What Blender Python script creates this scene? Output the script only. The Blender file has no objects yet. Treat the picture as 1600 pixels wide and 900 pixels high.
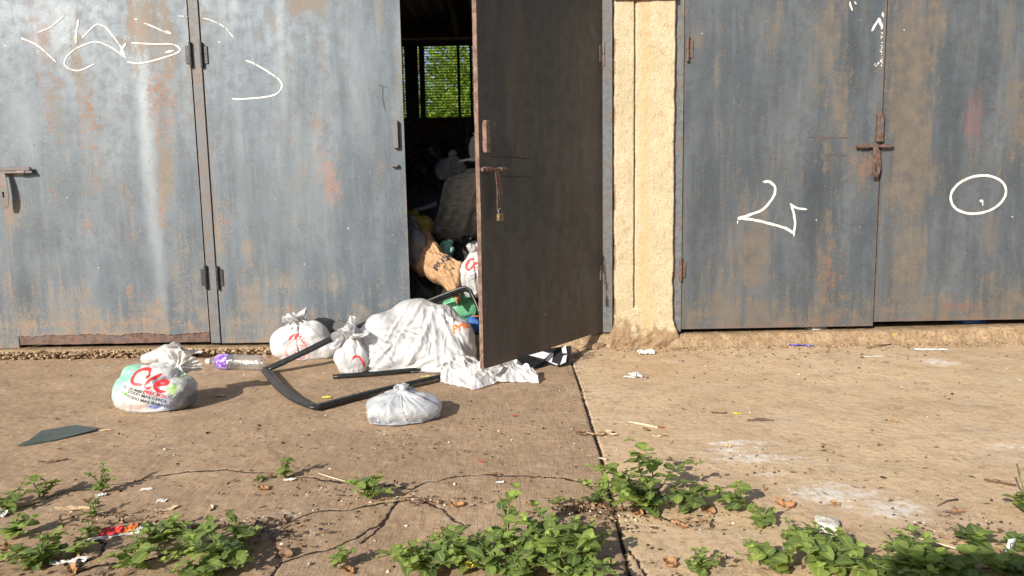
import bpy, bmesh, math, random
import numpy as np
from mathutils import Vector, Matrix
from mathutils.bvhtree import BVHTree

# ------------------------------------------------------------------ camera, sky, sun, exposure
scene = bpy.context.scene
C = scene.collection
R = math.radians
CAM_H, PITCH, ROLL, FPX, WALL = 0.90, R(7.2), R(1.0), 1155.0, 4.30
cam_d = bpy.data.cameras.new("camera"); cam = bpy.data.objects.new("camera", cam_d); C.objects.link(cam)
cam_d.sensor_width = 36.0; cam_d.lens = FPX / 1600.0 * 36.0; cam_d.clip_start = 0.05; cam_d.clip_end = 400
rot = Matrix.Rotation(R(90) - PITCH, 3, 'X') @ Matrix.Rotation(-ROLL, 3, 'Z')
cam.matrix_world = Matrix.Translation((0, 0, CAM_H)) @ rot.to_4x4()
scene.camera = cam
SUN = Vector((-0.70, -1.0, 0.62)).normalized()           # towards the sun
w = bpy.data.worlds.new("World"); scene.world = w; w.use_nodes = True
nt = w.node_tree; bg = nt.nodes['Background']
sky = nt.nodes.new('ShaderNodeTexSky'); sky.sky_type = 'NISHITA'; sky.sun_disc = False
sky.sun_elevation = math.asin(SUN.z); sky.sun_rotation = math.atan2(SUN.x, SUN.y)
sky.dust_density = 1.5; sky.air_density = 1.0
nt.links.new(sky.outputs[0], bg.inputs[0]); bg.inputs[1].default_value = 0.085
sl = bpy.data.lights.new("sun", 'SUN'); sl.energy = 4.6; sl.angle = R(0.5); sl.color = (1.0, 0.93, 0.82)
so = bpy.data.objects.new("sun", sl); C.objects.link(so); so.rotation_euler = SUN.to_track_quat('Z', 'Y').to_euler()
so.location = (-3, -5, 6)
vs = scene.view_settings
vs.view_transform = 'Standard'; vs.look = 'None'; vs.gamma = 1.0; vs.use_curve_mapping = False; vs.exposure = 0.55
scene.cycles.max_bounces = 8; scene.cycles.transparent_max_bounces = 12

# ------------------------------------------------------------------ helpers
def ray(x, y):
    return rot @ Vector(((x - 800) / FPX, (450 - y) / FPX, -1.0))
def G(x, y, z=0.0):                                       # point of the photo on a level at height z
    d = ray(x, y); t = (z - CAM_H) / d.z
    return Vector((d.x * t, d.y * t, z))
def W(x, y, Y=WALL):                                      # point of the photo on an upright plane
    d = ray(x, y); t = Y / d.y
    return Vector((d.x * t, Y, CAM_H + d.z * t))

_rs = np.random.RandomState(7)
_perm = np.concatenate([_rs.permutation(256)] * 3)
_gr = _rs.normal(size=(256, 3)); _gr /= np.linalg.norm(_gr, axis=1)[:, None]
def pn(x, y, z=0.0):
    x, y, z = np.broadcast_arrays(np.asarray(x, float), np.asarray(y, float), np.asarray(z, float))
    xi, yi, zi = np.floor(x).astype(int), np.floor(y).astype(int), np.floor(z).astype(int)
    xf, yf, zf = x - xi, y - yi, z - zi
    xi &= 255; yi &= 255; zi &= 255
    f = lambda t: t * t * t * (t * (t * 6 - 15) + 10)
    u, v, s = f(xf), f(yf), f(zf)
    def g(a, b, c):
        h = _gr[_perm[_perm[_perm[(xi + a) & 255] + ((yi + b) & 255)] + ((zi + c) & 255)]]
        return h[..., 0] * (xf - a) + h[..., 1] * (yf - b) + h[..., 2] * (zf - c)
    l = lambda a, b, t: a + t * (b - a)
    return 1.5 * l(l(l(g(0,0,0), g(1,0,0), u), l(g(0,1,0), g(1,1,0), u), v), l(l(g(0,0,1), g(1,0,1), u), l(g(0,1,1), g(1,1,1), u), v), s)
def fbm(x, y, z=0.0, o=4):
    t = 0; a = 1.0; k = 1.0
    for i in range(o):
        t = t + a * pn(x * k + 17.3 * i, y * k - 9.1 * i, z * k + 4.7 * i); a *= 0.5; k *= 2.03
    return t
def sstep(a, b, x):
    t = np.clip((x - a) / (b - a), 0, 1); return t * t * (3 - 2 * t)

def mesh_np(name, V, F, mats=None, attrs=None, fmat=None, smooth=True):
    V = np.asarray(V, np.float32).reshape(-1, 3)
    me = bpy.data.meshes.new(name)
    if isinstance(F, np.ndarray) and F.ndim == 2:
        k = F.shape[1]; n = len(F)
        me.vertices.add(len(V)); me.vertices.foreach_set('co', V.ravel())
        me.loops.add(n * k); me.loops.foreach_set('vertex_index', F.astype(np.int32).ravel())
        me.polygons.add(n); me.polygons.foreach_set('loop_start', np.arange(0, n * k, k, dtype=np.int32))
        me.update(calc_edges=True)
    else:
        me.from_pydata([tuple(v) for v in V], [], [tuple(int(i) for i in f) for f in F])
    for m in (mats or []): me.materials.append(m)
    if fmat is not None: me.polygons.foreach_set('material_index', np.asarray(fmat, np.int32))
    me.polygons.foreach_set('use_smooth', np.full(len(me.polygons), bool(smooth)))
    for k2, a in (attrs or {}).items():
        a = np.asarray(a, np.float32)
        if a.ndim == 1:
            at = me.attributes.new(k2, 'FLOAT', 'POINT'); at.data.foreach_set('value', a)
        else:
            at = me.attributes.new(k2, 'FLOAT_COLOR', 'POINT')
            at.data.foreach_set('color', np.concatenate([a, np.ones((len(a), 1), np.float32)], 1).ravel())
    me.validate(); me.update()
    return me
def link(name, me, parent=None, loc=None):
    o = bpy.data.objects.new(name, me); C.objects.link(o)
    if parent is not None: o.parent = parent
    if loc is not None: o.location = loc
    return o
def thing(name, label, cat, loc=(0, 0, 0), group=None, rz=0.0):
    o = bpy.data.objects.new(name, None); C.objects.link(o); o.location = loc; o.rotation_euler = (0, 0, rz)
    o.empty_display_size = 0.1
    return tag(o, label, cat, group)
def tag(o, label=None, cat=None, group=None, kind=None):
    if label: o['label'] = label
    if cat: o['category'] = cat
    if group: o['group'] = group
    if kind: o['kind'] = kind
    return o
def quads(m, n, closed=False, off=0):
    i = np.arange(m - 1)[:, None]; j = np.arange(n if closed else n - 1)[None, :]
    j2 = (j + 1) % n
    return np.stack([i * n + j, i * n + j2, (i + 1) * n + j2, (i + 1) * n + j], -1).reshape(-1, 4) + off

class MB:
    """collects shapes for one mesh"""
    def __init__(s): s.V = []; s.F = []; s.M = []; s.n = 0
    def add(s, V, F, m=0):
        s.V.append(np.asarray(V, float).reshape(-1, 3)); s.F += [tuple(int(i) + s.n for i in f) for f in F]
        s.M += [m] * len(F); s.n += len(s.V[-1]); return s
    def box(s, x0, x1, y0, y1, z0, z1, m=0, bev=0.002, M=None):
        b = min(bev, (x1 - x0) * .3, (y1 - y0) * .3, (z1 - z0) * .3)
        bm = bmesh.new(); bmesh.ops.create_cube(bm, size=1)
        for v in bm.verts: v.co = Vector(((x0 + x1) / 2 + v.co.x * (x1 - x0), (y0 + y1) / 2 + v.co.y * (y1 - y0), (z0 + z1) / 2 + v.co.z * (z1 - z0)))
        if b > 0: bmesh.ops.bevel(bm, geom=list(bm.edges), offset=b, segments=1, affect='EDGES')
        if M is not None: bmesh.ops.transform(bm, matrix=M, verts=bm.verts)
        bm.verts.index_update()
        s.add([v.co[:] for v in bm.verts], [[v.index for v in f.verts] for f in bm.faces], m); bm.free(); return s
    def tube(s, pts, r, n=8, m=0, cap=True):
        pts = [Vector(p) for p in pts]; k = len(pts)
        rr = r if hasattr(r, '__len__') else [r] * k
        V = []; up = None
        for i, p in enumerate(pts):
            t = (pts[min(i + 1, k - 1)] - pts[max(i - 1, 0)]).normalized()
            if up is None: up = Vector((0, 0, 1)) if abs(t.z) < .9 else Vector((1, 0, 0))
            a = t.cross(up).normalized(); b = a.cross(t).normalized(); up = b
            for j in range(n):
                an = 2 * math.pi * j / n; V.append(p + a * math.cos(an) * rr[i] + b * math.sin(an) * rr[i])
        F = [(i * n + j, i * n + (j + 1) % n, (i + 1) * n + (j + 1) % n, (i + 1) * n + j) for i in range(k - 1) for j in range(n)]
        if cap: F += [tuple(range(n))[::-1], tuple((k - 1) * n + j for j in range(n))]
        return s.add([v[:] for v in V], F, m)
    def lathe(s, prof, axis_o, axis_d, n=32, m=0):
        d = Vector(axis_d).normalized(); a = d.orthogonal().normalized(); b = d.cross(a); o = Vector(axis_o)
        V = [(o + d * h + (a * math.cos(2 * math.pi * j / n) + b * math.sin(2 * math.pi * j / n)) * r)[:] for h, r in prof for j in range(n)]
        F = [(i * n + j, i * n + (j + 1) % n, (i + 1) * n + (j + 1) % n, (i + 1) * n + j) for i in range(len(prof) - 1) for j in range(n)]
        return s.add(V, F, m)
    def build(s, name, mats, parent=None, smooth=False, loc=None):
        V = np.concatenate(s.V)
        me = mesh_np(name, V, s.F, mats if isinstance(mats, list) else [mats], fmat=s.M, smooth=smooth)
        return link(name, me, parent, loc)

# ------------------------------------------------------------------ materials
class N:
    def __init__(s, name):
        s.m = bpy.data.materials.new(name); s.m.use_nodes = True; s.t = s.m.node_tree
        s.b = s.t.nodes['Principled BSDF']; s.out = s.t.nodes['Material Output']; s._c = None
    def n(s, typ, **kw):
        nd = s.t.nodes.new(typ)
        for k, v in kw.items(): setattr(nd, k, v)
        return nd
    def l(s, a, b): s.t.links.new(a, b)
    def obj(s, scale=(1, 1, 1), rz=0):
        if s._c is None: s._c = s.n('ShaderNodeTexCoord')
        mp = s.n('ShaderNodeMapping'); s.l(s._c.outputs['Object'], mp.inputs[0]); mp.inputs['Scale'].default_value = scale
        mp.inputs['Rotation'].default_value = (0, 0, rz); return mp.outputs[0]
    def noise(s, sc, det=4, rough=.6, vec=None, dist=0):
        nd = s.n('ShaderNodeTexNoise'); nd.inputs['Scale'].default_value = sc; nd.inputs['Detail'].default_value = det
        nd.inputs['Roughness'].default_value = rough; nd.inputs['Distortion'].default_value = dist
        s.l(vec if vec is not None else s.obj(), nd.inputs['Vector']); return nd.outputs[0]
    def attr(s, name, col=False):
        a = s.n('ShaderNodeAttribute', attribute_name=name); return a.outputs['Color' if col else 'Fac']
    def math(s, op, a, b=0.0, clamp=False):
        nd = s.n('ShaderNodeMath', operation=op, use_clamp=clamp)
        for i, v in enumerate((a, b)):
            if isinstance(v, (int, float)): nd.inputs[i].default_value = v
            else: s.l(v, nd.inputs[i])
        return nd.outputs[0]
    def ramp(s, f, a, b, lo=0.0, hi=1.0):
        nd = s.n('ShaderNodeMapRange'); nd.clamp = True; nd.interpolation_type = 'SMOOTHSTEP'; s.l(f, nd.inputs[0])
        for i, v in enumerate((a, b, lo, hi)): nd.inputs[i + 1].default_value = v
        return nd.outputs[0]
    def mix(s, f, a, b, mode='MIX'):
        nd = s.n('ShaderNodeMix', data_type='RGBA', blend_type=mode)
        for i, v in ((0, f), (6, a), (7, b)):
            if isinstance(v, (int, float)): nd.inputs[i].default_value = v
            elif isinstance(v, (tuple, list)): nd.inputs[i].default_value = tuple(v)[:3] + (1,)
            else: s.l(v, nd.inputs[i])
        return nd.outputs[2]
    def bump(s, h, strength=.5, dist=.01, prev=None):
        nd = s.n('ShaderNodeBump'); s.l(h, nd.inputs['Height']); nd.inputs['Strength'].default_value = strength
        nd.inputs['Distance'].default_value = dist
        if prev is not None: s.l(prev, nd.inputs['Normal'])
        return nd.outputs[0]
    def set(s, col=None, rough=None, metal=None, normal=None, spec=None):
        for k, v in (('Base Color', col), ('Roughness', rough), ('Metallic', metal), ('Specular IOR Level', spec)):
            if v is None: continue
            if isinstance(v, (int, float)): s.b.inputs[k].default_value = v
            elif isinstance(v, (tuple, list)): s.b.inputs[k].default_value = tuple(v)[:3] + (1,)
            else: s.l(v, s.b.inputs[k])
        if normal is not None: s.l(normal, s.b.inputs['Normal'])
        return s
def simple(name, col, rough=.6, var=.25, sc=20, metal=0, bump=.2, bd=.002, spec=.5):
    m = N(name); f = m.noise(sc, 5)
    dark = tuple(c * (1 - var) for c in col); lite = tuple(min(1, c * (1 + var)) for c in col)
    m.set(m.mix(m.ramp(f, .3, .7), dark, lite), rough, metal, m.bump(m.noise(sc * 4, 4), bump, bd), spec); return m.m

def paint_mat(name, base, base2, metal=.35, rough=.42, brownc=(.20, .125, .07), rustc=(.22, .10, .055), pinkc=(.40, .17, .15), palec=(.36, .41, .45), dustc=(.22, .19, .15)):
    """weathered grey-blue paint on sheet steel: vertical runs, rust bloom, pits, scratches; stains and painted buckle sheen come from attributes"""
    m = N(name)
    run = m.noise(7, 5, .6, m.obj((1, 1, .16)), .6)
    runf = m.noise(30, 4, .6, m.obj((1, 1, .10)), .2)
    mot = m.noise(14, 6, .68); fine = m.noise(75, 5, .7); vf = m.noise(260, 3, .6)
    cloud = m.noise(2.6, 4, .6)
    c = m.mix(m.ramp(run, .34, .66), base, base2)
    c = m.mix(m.ramp(mot, .42, .62, 0, .5), c, tuple(x * .70 for x in base)); c = m.mix(m.ramp(cloud, .42, .62, 0, .35), c, tuple(x * .72 for x in base))
    c = m.mix(m.ramp(runf, .50, .74, 0, .22), c, tuple(min(1, x * 1.35 + .02) for x in base2))
    c = m.mix(m.ramp(fine, .50, .74, 0, .40), c, dustc)                # chalky dust
    pale = m.math('MULTIPLY', m.attr('pale'), m.ramp(mot, .2, .7, .6, 1.))
    c = m.mix(m.math('MULTIPLY', pale, .8), c, palec)
    dark = m.math('MULTIPLY', m.attr('dark'), m.ramp(mot, .25, .65, .5, 1.))
    c = m.mix(dark, c, tuple(x * .42 for x in base))
    # brown film
    def spread(k1, k2, k3):
        t = m.math('ADD', m.math('MULTIPLY', m.math('SUBTRACT', fine, .5), k1), m.math('MULTIPLY', m.math('SUBTRACT', mot, .5), k2))
        return m.math('ADD', t, m.math('MULTIPLY', m.math('SUBTRACT', runf, .5), k3))
    sp1 = spread(1.8, 1.6, 1.6)
    br = m.math('ADD', m.attr('brown'), m.ramp(m.math('ADD', m.math('MULTIPLY', run, .5), m.math('MULTIPLY', cloud, .5)), .46, .64, 0, .42))
    bf = m.ramp(m.math('ADD', br, sp1), .22, 1.0, 0, .66)
    c = m.mix(bf, c, m.mix(m.ramp(mot, .35, .65), brownc, tuple(x * 1.55 for x in brownc)))
    # rust
    sp2 = spread(2.6, 1.8, 1.0)
    ru = m.math('ADD', m.attr('rust'), m.math('ADD', sp2, m.math('MULTIPLY', m.math('SUBTRACT', vf, .5), 1.2)))
    rf = m.math('MULTIPLY', m.ramp(ru, .38, .85, 0, .75), m.ramp(m.attr('rust'), .02, .2))
    c = m.mix(rf, c, m.mix(m.ramp(vf, .35, .65), rustc, tuple(min(1, x * 1.6 + .02) for x in rustc)))
    pk = m.math('MULTIPLY', m.ramp(m.math('ADD', m.attr('pink'), sp1), .2, 1.1, 0, .55), m.ramp(m.attr('pink'), .02, .25))
    c = m.mix(pk, c, pinkc)
    # small pits and spots
    vo = m.n('ShaderNodeTexVoronoi'); vo.inputs['Scale'].default_value = 24; m.l(m.obj(), vo.inputs['Vector'])
    pit = m.math('MULTIPLY', m.ramp(vo.outputs['Distance'], .06, .12, 1, 0), m.ramp(mot, .46, .52))
    grit = m.noise(140, 4, .75); c = m.mix(m.math('MULTIPLY', m.ramp(grit, .56, .66, 0, .65), m.ramp(mot, .42, .56, .3, 1.)), c, tuple(x * .8 for x in brownc))
    c = m.mix(m.math('MULTIPLY', pit, .8), c, (.05, .04, .035))
    vo2 = m.n('ShaderNodeTexVoronoi'); vo2.inputs['Scale'].default_value = 9; m.l(m.obj(), vo2.inputs['Vector'])
    c = m.mix(m.math('MULTIPLY', m.ramp(vo2.outputs['Distance'], .03, .045, 1, 0), m.ramp(fine, .5, .56)), c, (.75, .73, .68))
    sc = m.noise(9, 3, .5, m.obj((1, 1, 14), 0)); 
    c = m.mix(m.ramp(sc, .735, .76, 0, .4), c, (.13, .09, .07))
    rough_ = m.math('ADD', m.math('MULTIPLY', m.math('MAXIMUM', bf, rf), .32), m.ramp(mot, .3, .7, rough - .05, rough + .1))
    met = m.math('MULTIPLY', m.math('SUBTRACT', 1., m.math('MAXIMUM', bf, rf), True), metal)
    nb = m.bump(m.noise(5, 3, .5, m.obj((1, 1, .35))), .35, .012)
    nb = m.bump(m.math('ADD', fine, m.math('MULTIPLY', m.math('MAXIMUM', rf, bf), .6)), .22, .0015, nb)
    m.set(c, rough_, met, nb, .5); return m.m
M_LEFT = paint_mat('weathered_paint_pale', (.096, .124, .158), (.138, .168, .198), .26, .45, (.17, .138, .105), (.20, .115, .070), (.27, .165, .145), (.30, .345, .38), (.24, .22, .18))
M_RIGHT = paint_mat('weathered_paint_blue', (.074, .090, .108), (.118, .134, .150), .14, .44, (.112, .088, .064), (.125, .065, .042), (.21, .10, .09), (.18, .20, .21), (.165, .15, .12))
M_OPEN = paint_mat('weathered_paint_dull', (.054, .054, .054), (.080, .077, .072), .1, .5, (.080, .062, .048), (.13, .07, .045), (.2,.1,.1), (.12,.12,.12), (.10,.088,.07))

def chalk_mat():
    m = N('dry_chalk_paint'); f = m.noise(55, 4, .7, m.obj((1, 1, .35))); g = m.noise(220, 3, .6)
    m.set((.66, .65, .61), .85); tp = m.n('ShaderNodeBsdfTransparent'); ms = m.n('ShaderNodeMixShader')
    m.l(m.ramp(m.math('ADD', m.math('MULTIPLY', f, .7), m.math('MULTIPLY', g, .3)), .53, .64, 0, .85), ms.inputs[0]); m.l(m.b.outputs[0], ms.inputs[1]); m.l(tp.outputs[0], ms.inputs[2]); m.l(ms.outputs[0], m.out.inputs[0]); return m.m
M_CHALK = chalk_mat()
def rust_mat(name='rusty_steel', a=(.085, .048, .035), b=(.18, .112, .085), g=(.10, .10, .11), gm=.5):
    m = N(name); f = m.noise(35, 5, .65); h = m.noise(160, 3)
    c = m.mix(m.ramp(f, .35, .65), a, b); c = m.mix(m.ramp(m.noise(12, 4), .5, .62, 0, gm), c, g)
    m.set(c, m.ramp(f, .3, .7, .5, .8), .25, m.bump(m.math('ADD', f, h), .5, .002)); return m.m
M_RUST = rust_mat()
M_RUSTG = rust_mat('grey_rusty_steel', (.10, .10, .11), (.20, .17, .15), (.22, .12, .08), .7)
M_POST = rust_mat('grey_steel_post', (.12, .125, .135), (.17, .175, .18), (.19, .12, .08), .35)
M_EDGE = rust_mat('rusty_door_edge', (.15, .085, .065), (.27, .18, .145), (.09, .05, .04), .5)
M_DARKSTEEL = simple('dark_steel', (.018, .017, .016), .7, .4, 30)

def ground_mat():
    m = N('worn_concrete'); v = m.obj(); R_ = 7.5
    brush = m.noise(1, 3, .55, m.obj((330, 9, 1), R(7.5)))
    brush2 = m.noise(1, 3, .55, m.obj((120, 5, 1), R(7.5)))
    big = m.noise(.9, 5, .6); mid = m.noise(4.2, 6, .65); fine = m.noise(38, 6, .7); vf = m.noise(190, 4, .65); 
    right = m.attr('right')
    cl = m.mix(m.ramp(big, .3, .7), (.35, .235, .145), (.47, .33, .21))
    cr = m.mix(m.ramp(big, .3, .7), (.55, .395, .245), (.63, .47, .30))
    c = m.mix(right, cl, cr)
    c = m.mix(m.ramp(mid, .44, .66, 0, .55), c, m.mix(right, (.30, .20, .125), (.45, .32, .20)))
    c = m.mix(m.ramp(m.noise(3, 5, .7, m.obj((1, 1.6, 1), .5)), .52, .70, 0, .5), c, m.mix(right, (.42, .32, .235), (.60, .49, .37)))
    c = m.mix(m.ramp(fine, .52, .68, 0, .5), c, (.23, .155, .098))
    pat = m.noise(13, 6, .75); c = m.mix(m.ramp(pat, .52, .66, 0, .5), c, (.26, .18, .115)); c = m.mix(m.ramp(pat, .46, .34, 0, .4), c, (.60, .48, .35))
    c = m.mix(m.ramp(fine, .44, .30, 0, .45), c, (.50, .40, .30))
    vfm = m.ramp(vf, .55, .66, 0, .6); c = m.mix(vfm, c, (.14, .095, .06))
    c = m.mix(m.ramp(vf, .42, .30, 0, .5), c, (.52, .43, .33))
    bs = m.math('MULTIPLY', m.math('SUBTRACT', 1., m.math('MULTIPLY', right, .8)), m.ramp(brush, .5, .66))
    c = m.mix(m.math('MULTIPLY', bs, .26), c, (.13, .088, .058))
    c = m.mix(m.ramp(brush2, .58, .70, 0, .22), c, (.42, .33, .24))
    # pebbly speckles
    vo = m.n('ShaderNodeTexVoronoi'); vo.inputs['Scale'].default_value = 85; m.l(v, vo.inputs['Vector'])
    sp = m.math('MULTIPLY', m.ramp(vo.outputs['Distance'], .12, .2, 1, 0), m.ramp(mid, .42, .6))
    c = m.mix(m.math('MULTIPLY', sp, .75), c, (.055, .04, .03))
    vo = m.n('ShaderNodeTexVoronoi'); vo.inputs['Scale'].default_value = 60; m.l(v, vo.inputs['Vector'])
    sp = m.math('MULTIPLY', m.ramp(vo.outputs['Distance'], .10, .18, 1, 0), m.ramp(m.noise(6, 4, .7), .54, .62))
    c = m.mix(m.math('MULTIPLY', sp, .8), c, (.68, .62, .52))
    dn = m.math('ADD', m.math('MULTIPLY', m.math('SUBTRACT', pat, .5), 2.2), m.math('ADD', m.math('MULTIPLY', m.math('SUBTRACT', fine, .5), 2.0), m.math('MULTIPLY', m.math('SUBTRACT', vf, .5), 1.0)))
    dm = m.math('MULTIPLY', m.ramp(m.math('ADD', m.attr('subdue'), dn), .35, 1.0, 0, .75), m.ramp(m.attr('subdue'), .02, .25))
    c = m.mix(dm, c, (.085, .062, .046))
    oc = m.ramp(m.math('ADD', m.attr('ochre'), m.math('MULTIPLY', mid, .8)), .65, 1.3, 0, .6); c = m.mix(oc, c, (.46, .29, .15))
    wn = m.math('ADD', m.math('MULTIPLY', m.math('SUBTRACT', fine, .5), 2.6), m.math('ADD', m.math('MULTIPLY', m.math('SUBTRACT', mid, .5), 2.2), m.math('MULTIPLY', m.math('SUBTRACT', vf, .5), 1.4)))
    wh = m.math('MULTIPLY', m.ramp(m.math('ADD', m.attr('white'), wn), .40, .95, 0, .8), m.ramp(m.attr('white'), .02, .25))
    c = m.mix(wh, c, (.72, .68, .62))
    ck = m.ramp(m.math('ADD', m.attr('crack'), m.math('MULTIPLY', m.math('SUBTRACT', fine, .5), 1.6)), .22, .60); c = m.mix(ck, c, (.028, .020, .015))
    h = m.math('ADD', m.math('MULTIPLY', fine, .8), m.math('ADD', m.math('MULTIPLY', vf, .5), m.math('MULTIPLY', bs, -.5)))
    nb = m.bump(h, .55, .003); m.set(c, .88, 0, nb, .3); return m.m
M_GROUND = ground_mat()

def stucco_mat():
    m = N('cream_stucco'); v = m.obj(); f = m.noise(110, 5, .65); g = m.noise(9, 5, .6); sv = m.noise(6, 4, .6, m.obj((1, 1, .12)))
    c = m.mix(m.ramp(g, .3, .7), (.47, .395, .26), (.55, .465, .325))
    c = m.mix(m.ramp(f, .50, .64, 0, .7), c, (.33, .245, .15)); c = m.mix(m.ramp(m.noise(28, 5, .7), .55, .66, 0, .5), c, (.34, .25, .15))
    c = m.mix(m.ramp(m.math('ADD', m.attr('ochre'), m.math('MULTIPLY', sv, .7)), .6, 1.3, 0, .55), c, (.50, .35, .18))
    c = m.mix(m.ramp(m.math('ADD', m.attr('dirt'), m.math('MULTIPLY', m.math('ADD', g, f), .6)), .85, 1.45, 0, .9), c, (.26, .17, .10))
    c = m.mix(m.ramp(m.attr('crack'), .3, .8), c, (.12, .06, .03))
    m.set(c, .92, 0, m.bump(m.math('ADD', f, m.math('MULTIPLY', m.noise(35, 4), .9)), .8, .005), .2); return m.m
M_STUCCO = stucco_mat()
def sill_mat():
    m = N('rough_threshold'); f = m.noise(60, 5, .7); g = m.noise(12, 5, .65)
    c = m.mix(m.ramp(g, .35, .65), (.27, .185, .11), (.38, .275, .17)); c = m.mix(m.ramp(f, .5, .66, 0, .8), c, (.13, .085, .055))
    c = m.mix(m.ramp(m.noise(25, 4), .6, .7), c, (.52, .30, .12))
    m.set(c, .92, 0, m.bump(m.math('ADD', f, m.math('MULTIPLY', g, .8)), .9, .008), .2); return m.m
M_SILL = sill_mat()

def plastic(name, col=(.82, .82, .82), trans=.28, clear=.06, rough=.32, tint=False, crinkle=.45, spec=.6):
    m = N(name)
    c = m.attr('tint', True) if tint else col
    n1 = m.noise(22, 5, .6, dist=1.5); n2 = m.noise(60, 4, .6, dist=2.5); n3 = m.noise(9, 4, .6, dist=1)
    r1 = m.math('ABSOLUTE', m.math('SUBTRACT', n1, .5)); r2 = m.math('ABSOLUTE', m.math('SUBTRACT', n2, .5))
    nb = m.bump(m.math('ADD', r1, m.math('MULTIPLY', r2, .4)), crinkle, .02)
    if not tint: c = m.mix(m.ramp(n3, .50, .75, 0, .25), c, tuple(x * .90 for x in col))
    m.set(c, rough, 0, nb, spec)
    tr = m.n('ShaderNodeBsdfTranslucent'); 
    (m.l(c, tr.inputs[0])); m.l(nb, tr.inputs['Normal'])
    ms = m.n('ShaderNodeMixShader'); ms.inputs[0].default_value = trans; m.l(m.b.outputs[0], ms.inputs[1]); m.l(tr.outputs[0], ms.inputs[2])
    tp = m.n('ShaderNodeBsdfTransparent'); m2 = m.n('ShaderNodeMixShader'); m2.inputs[0].default_value = clear
    m.l(ms.outputs[0], m2.inputs[1]); m.l(tp.outputs[0], m2.inputs[2]); m.l(m2.outputs[0], m.out.inputs[0])
    return m.m
M_BAG = plastic('white_film', (.77, .77, .785), .34, .05, .24, spec=.8)
M_BAGTINT = plastic('tinted_film', tint=True, trans=.22, clear=.04, rough=.2, spec=.9)
M_BAGCLEAR = plastic('bluish_film', (.66, .69, .73), .35, .14, .20, spec=.8)
M_BLACKBAG = plastic('black_film', (.012, .012, .014), .02, .0, .28, crinkle=.7)
M_GREENBAG = plastic('green_film', (.22, .62, .36), .3, .03)
M_YELBAG = plastic('yellow_film', (.42, .33, .05), .2, .03)
M_GREYBAG = plastic('grey_film', (.25, .27, .30), .3, .08)
M_MINT = plastic('mint_film', (.30, .60, .52), .3, .03)
M_BLUEBAG = plastic('blue_film', (.03, .16, .55), .2, .0)
M_NAVY = simple('navy_cloth', (.02, .024, .045), .9, .4, 30)
M_RED = simple('red_print', (.68, .045, .05), .5, .15, 50)
M_REDLIGHT = simple('pale_red_print', (.74, .22, .20), .5, .15, 50)
M_ORANGE = simple('orange_print', (.75, .17, .04), .5, .2, 50)
M_INK = simple('dark_print', (.06, .05, .06), .5, .2, 50)
M_GREENINK = simple('green_print', (.16, .42, .06), .5, .2, 50)
M_BLUEINK = simple('blue_print', (.10, .16, .50), .5, .2, 50)
M_RUBBER = simple('black_rubber', (.018, .020, .021), .38, .4, 40, 0, .3, .002, .5)
M_PAPER = simple('white_paper', (.56, .55, .52), .8, .1, 30)
def kraft():
    m = N('kraft_paper'); f = m.noise(12, 5, .6, dist=1); r = m.math('ABSOLUTE', m.math('SUBTRACT', m.noise(11, 4, .55, dist=.8), .5))
    m.set(m.mix(m.ramp(f, .3, .7), (.36, .215, .115), (.46, .29, .165)), .75, 0, m.bump(r, .9, .03), .3); return m.m
M_KRAFT = kraft()
def burlap():
    m = N('burlap'); a = m.noise(1, 2, .5, m.obj((380, 380, 14))); b = m.noise(1, 2, .5, m.obj((14, 14, 420)))
    h = m.math('ADD', a, b); c = m.mix(m.ramp(h, .8, 1.15), (.22, .20, .17), (.50, .46, .40))
    m.set(m.mix(m.ramp(m.noise(5, 4), .5, .7, 0, .4), c, (.13, .115, .095)), .95, 0, m.bump(h, .8, .004), .1); return m.m
M_BURLAP = burlap()
def leaf_mat(name, a, b, trans=.32):
    m = N(name); t = m.attr('tint'); f = m.noise(40, 3)
    c = m.mix(t, a, b); c = m.mix(m.ramp(f, .45, .75, 0, .35), c, tuple(x * .6 for x in a))
    c = m.mix(m.ramp(m.attr('vein'), .5, 1, 0, .35), c, tuple(min(1, x * 1.6) for x in b))
    m.set(c, .48, 0, m.bump(m.noise(120, 3), .25, .002), .4)
    tr = m.n('ShaderNodeBsdfTranslucent'); m.l(m.mix(.5, c, (b[0] * 1.5, b[1] * 1.5, b[2] * .5)), tr.inputs[0]); ms = m.n('ShaderNodeMixShader'); ms.inputs[0].default_value = trans
    m.l(m.b.outputs[0], ms.inputs[1]); m.l(tr.outputs[0], ms.inputs[2]); m.l(ms.outputs[0], m.out.inputs[0]); return m.m
M_LEAF = leaf_mat('weed_leaf', (.090, .140, .060), (.36, .47, .11), .40)
M_TREELEAF = leaf_mat('tree_leaf', (.10, .19, .02), (.32, .44, .06), .45)
M_STEM = simple('weed_stem', (.16, .16, .06), .6, .4, 30)
M_BARK = simple('bark', (.12, .085, .06), .9, .4, 20)
def dead_mat(name, a, b):
    m = N(name); f = m.noise(55, 4); m.set(m.mix(m.ramp(f, .35, .65), a, b), .7, 0, m.bump(f, .4, .002), .3); return m.m
M_DEAD = [dead_mat('dry_leaf_brown', (.11, .065, .042), (.24, .145, .09)), dead_mat('dry_leaf_orange', (.24, .115, .05), (.40, .22, .11)),
          dead_mat('dry_leaf_tan', (.42, .29, .17), (.58, .44, .28)), dead_mat('dry_leaf_red', (.34, .06, .04), (.46, .12, .07)),
          dead_mat('leaf_yellow', (.60, .50, .05), (.70, .62, .12)), dead_mat('bark_chip', (.13, .085, .07), (.20, .135, .11))]
M_CREAM = simple('chalky_paint', (.62, .61, .57), .8, .1, 60)
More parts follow.
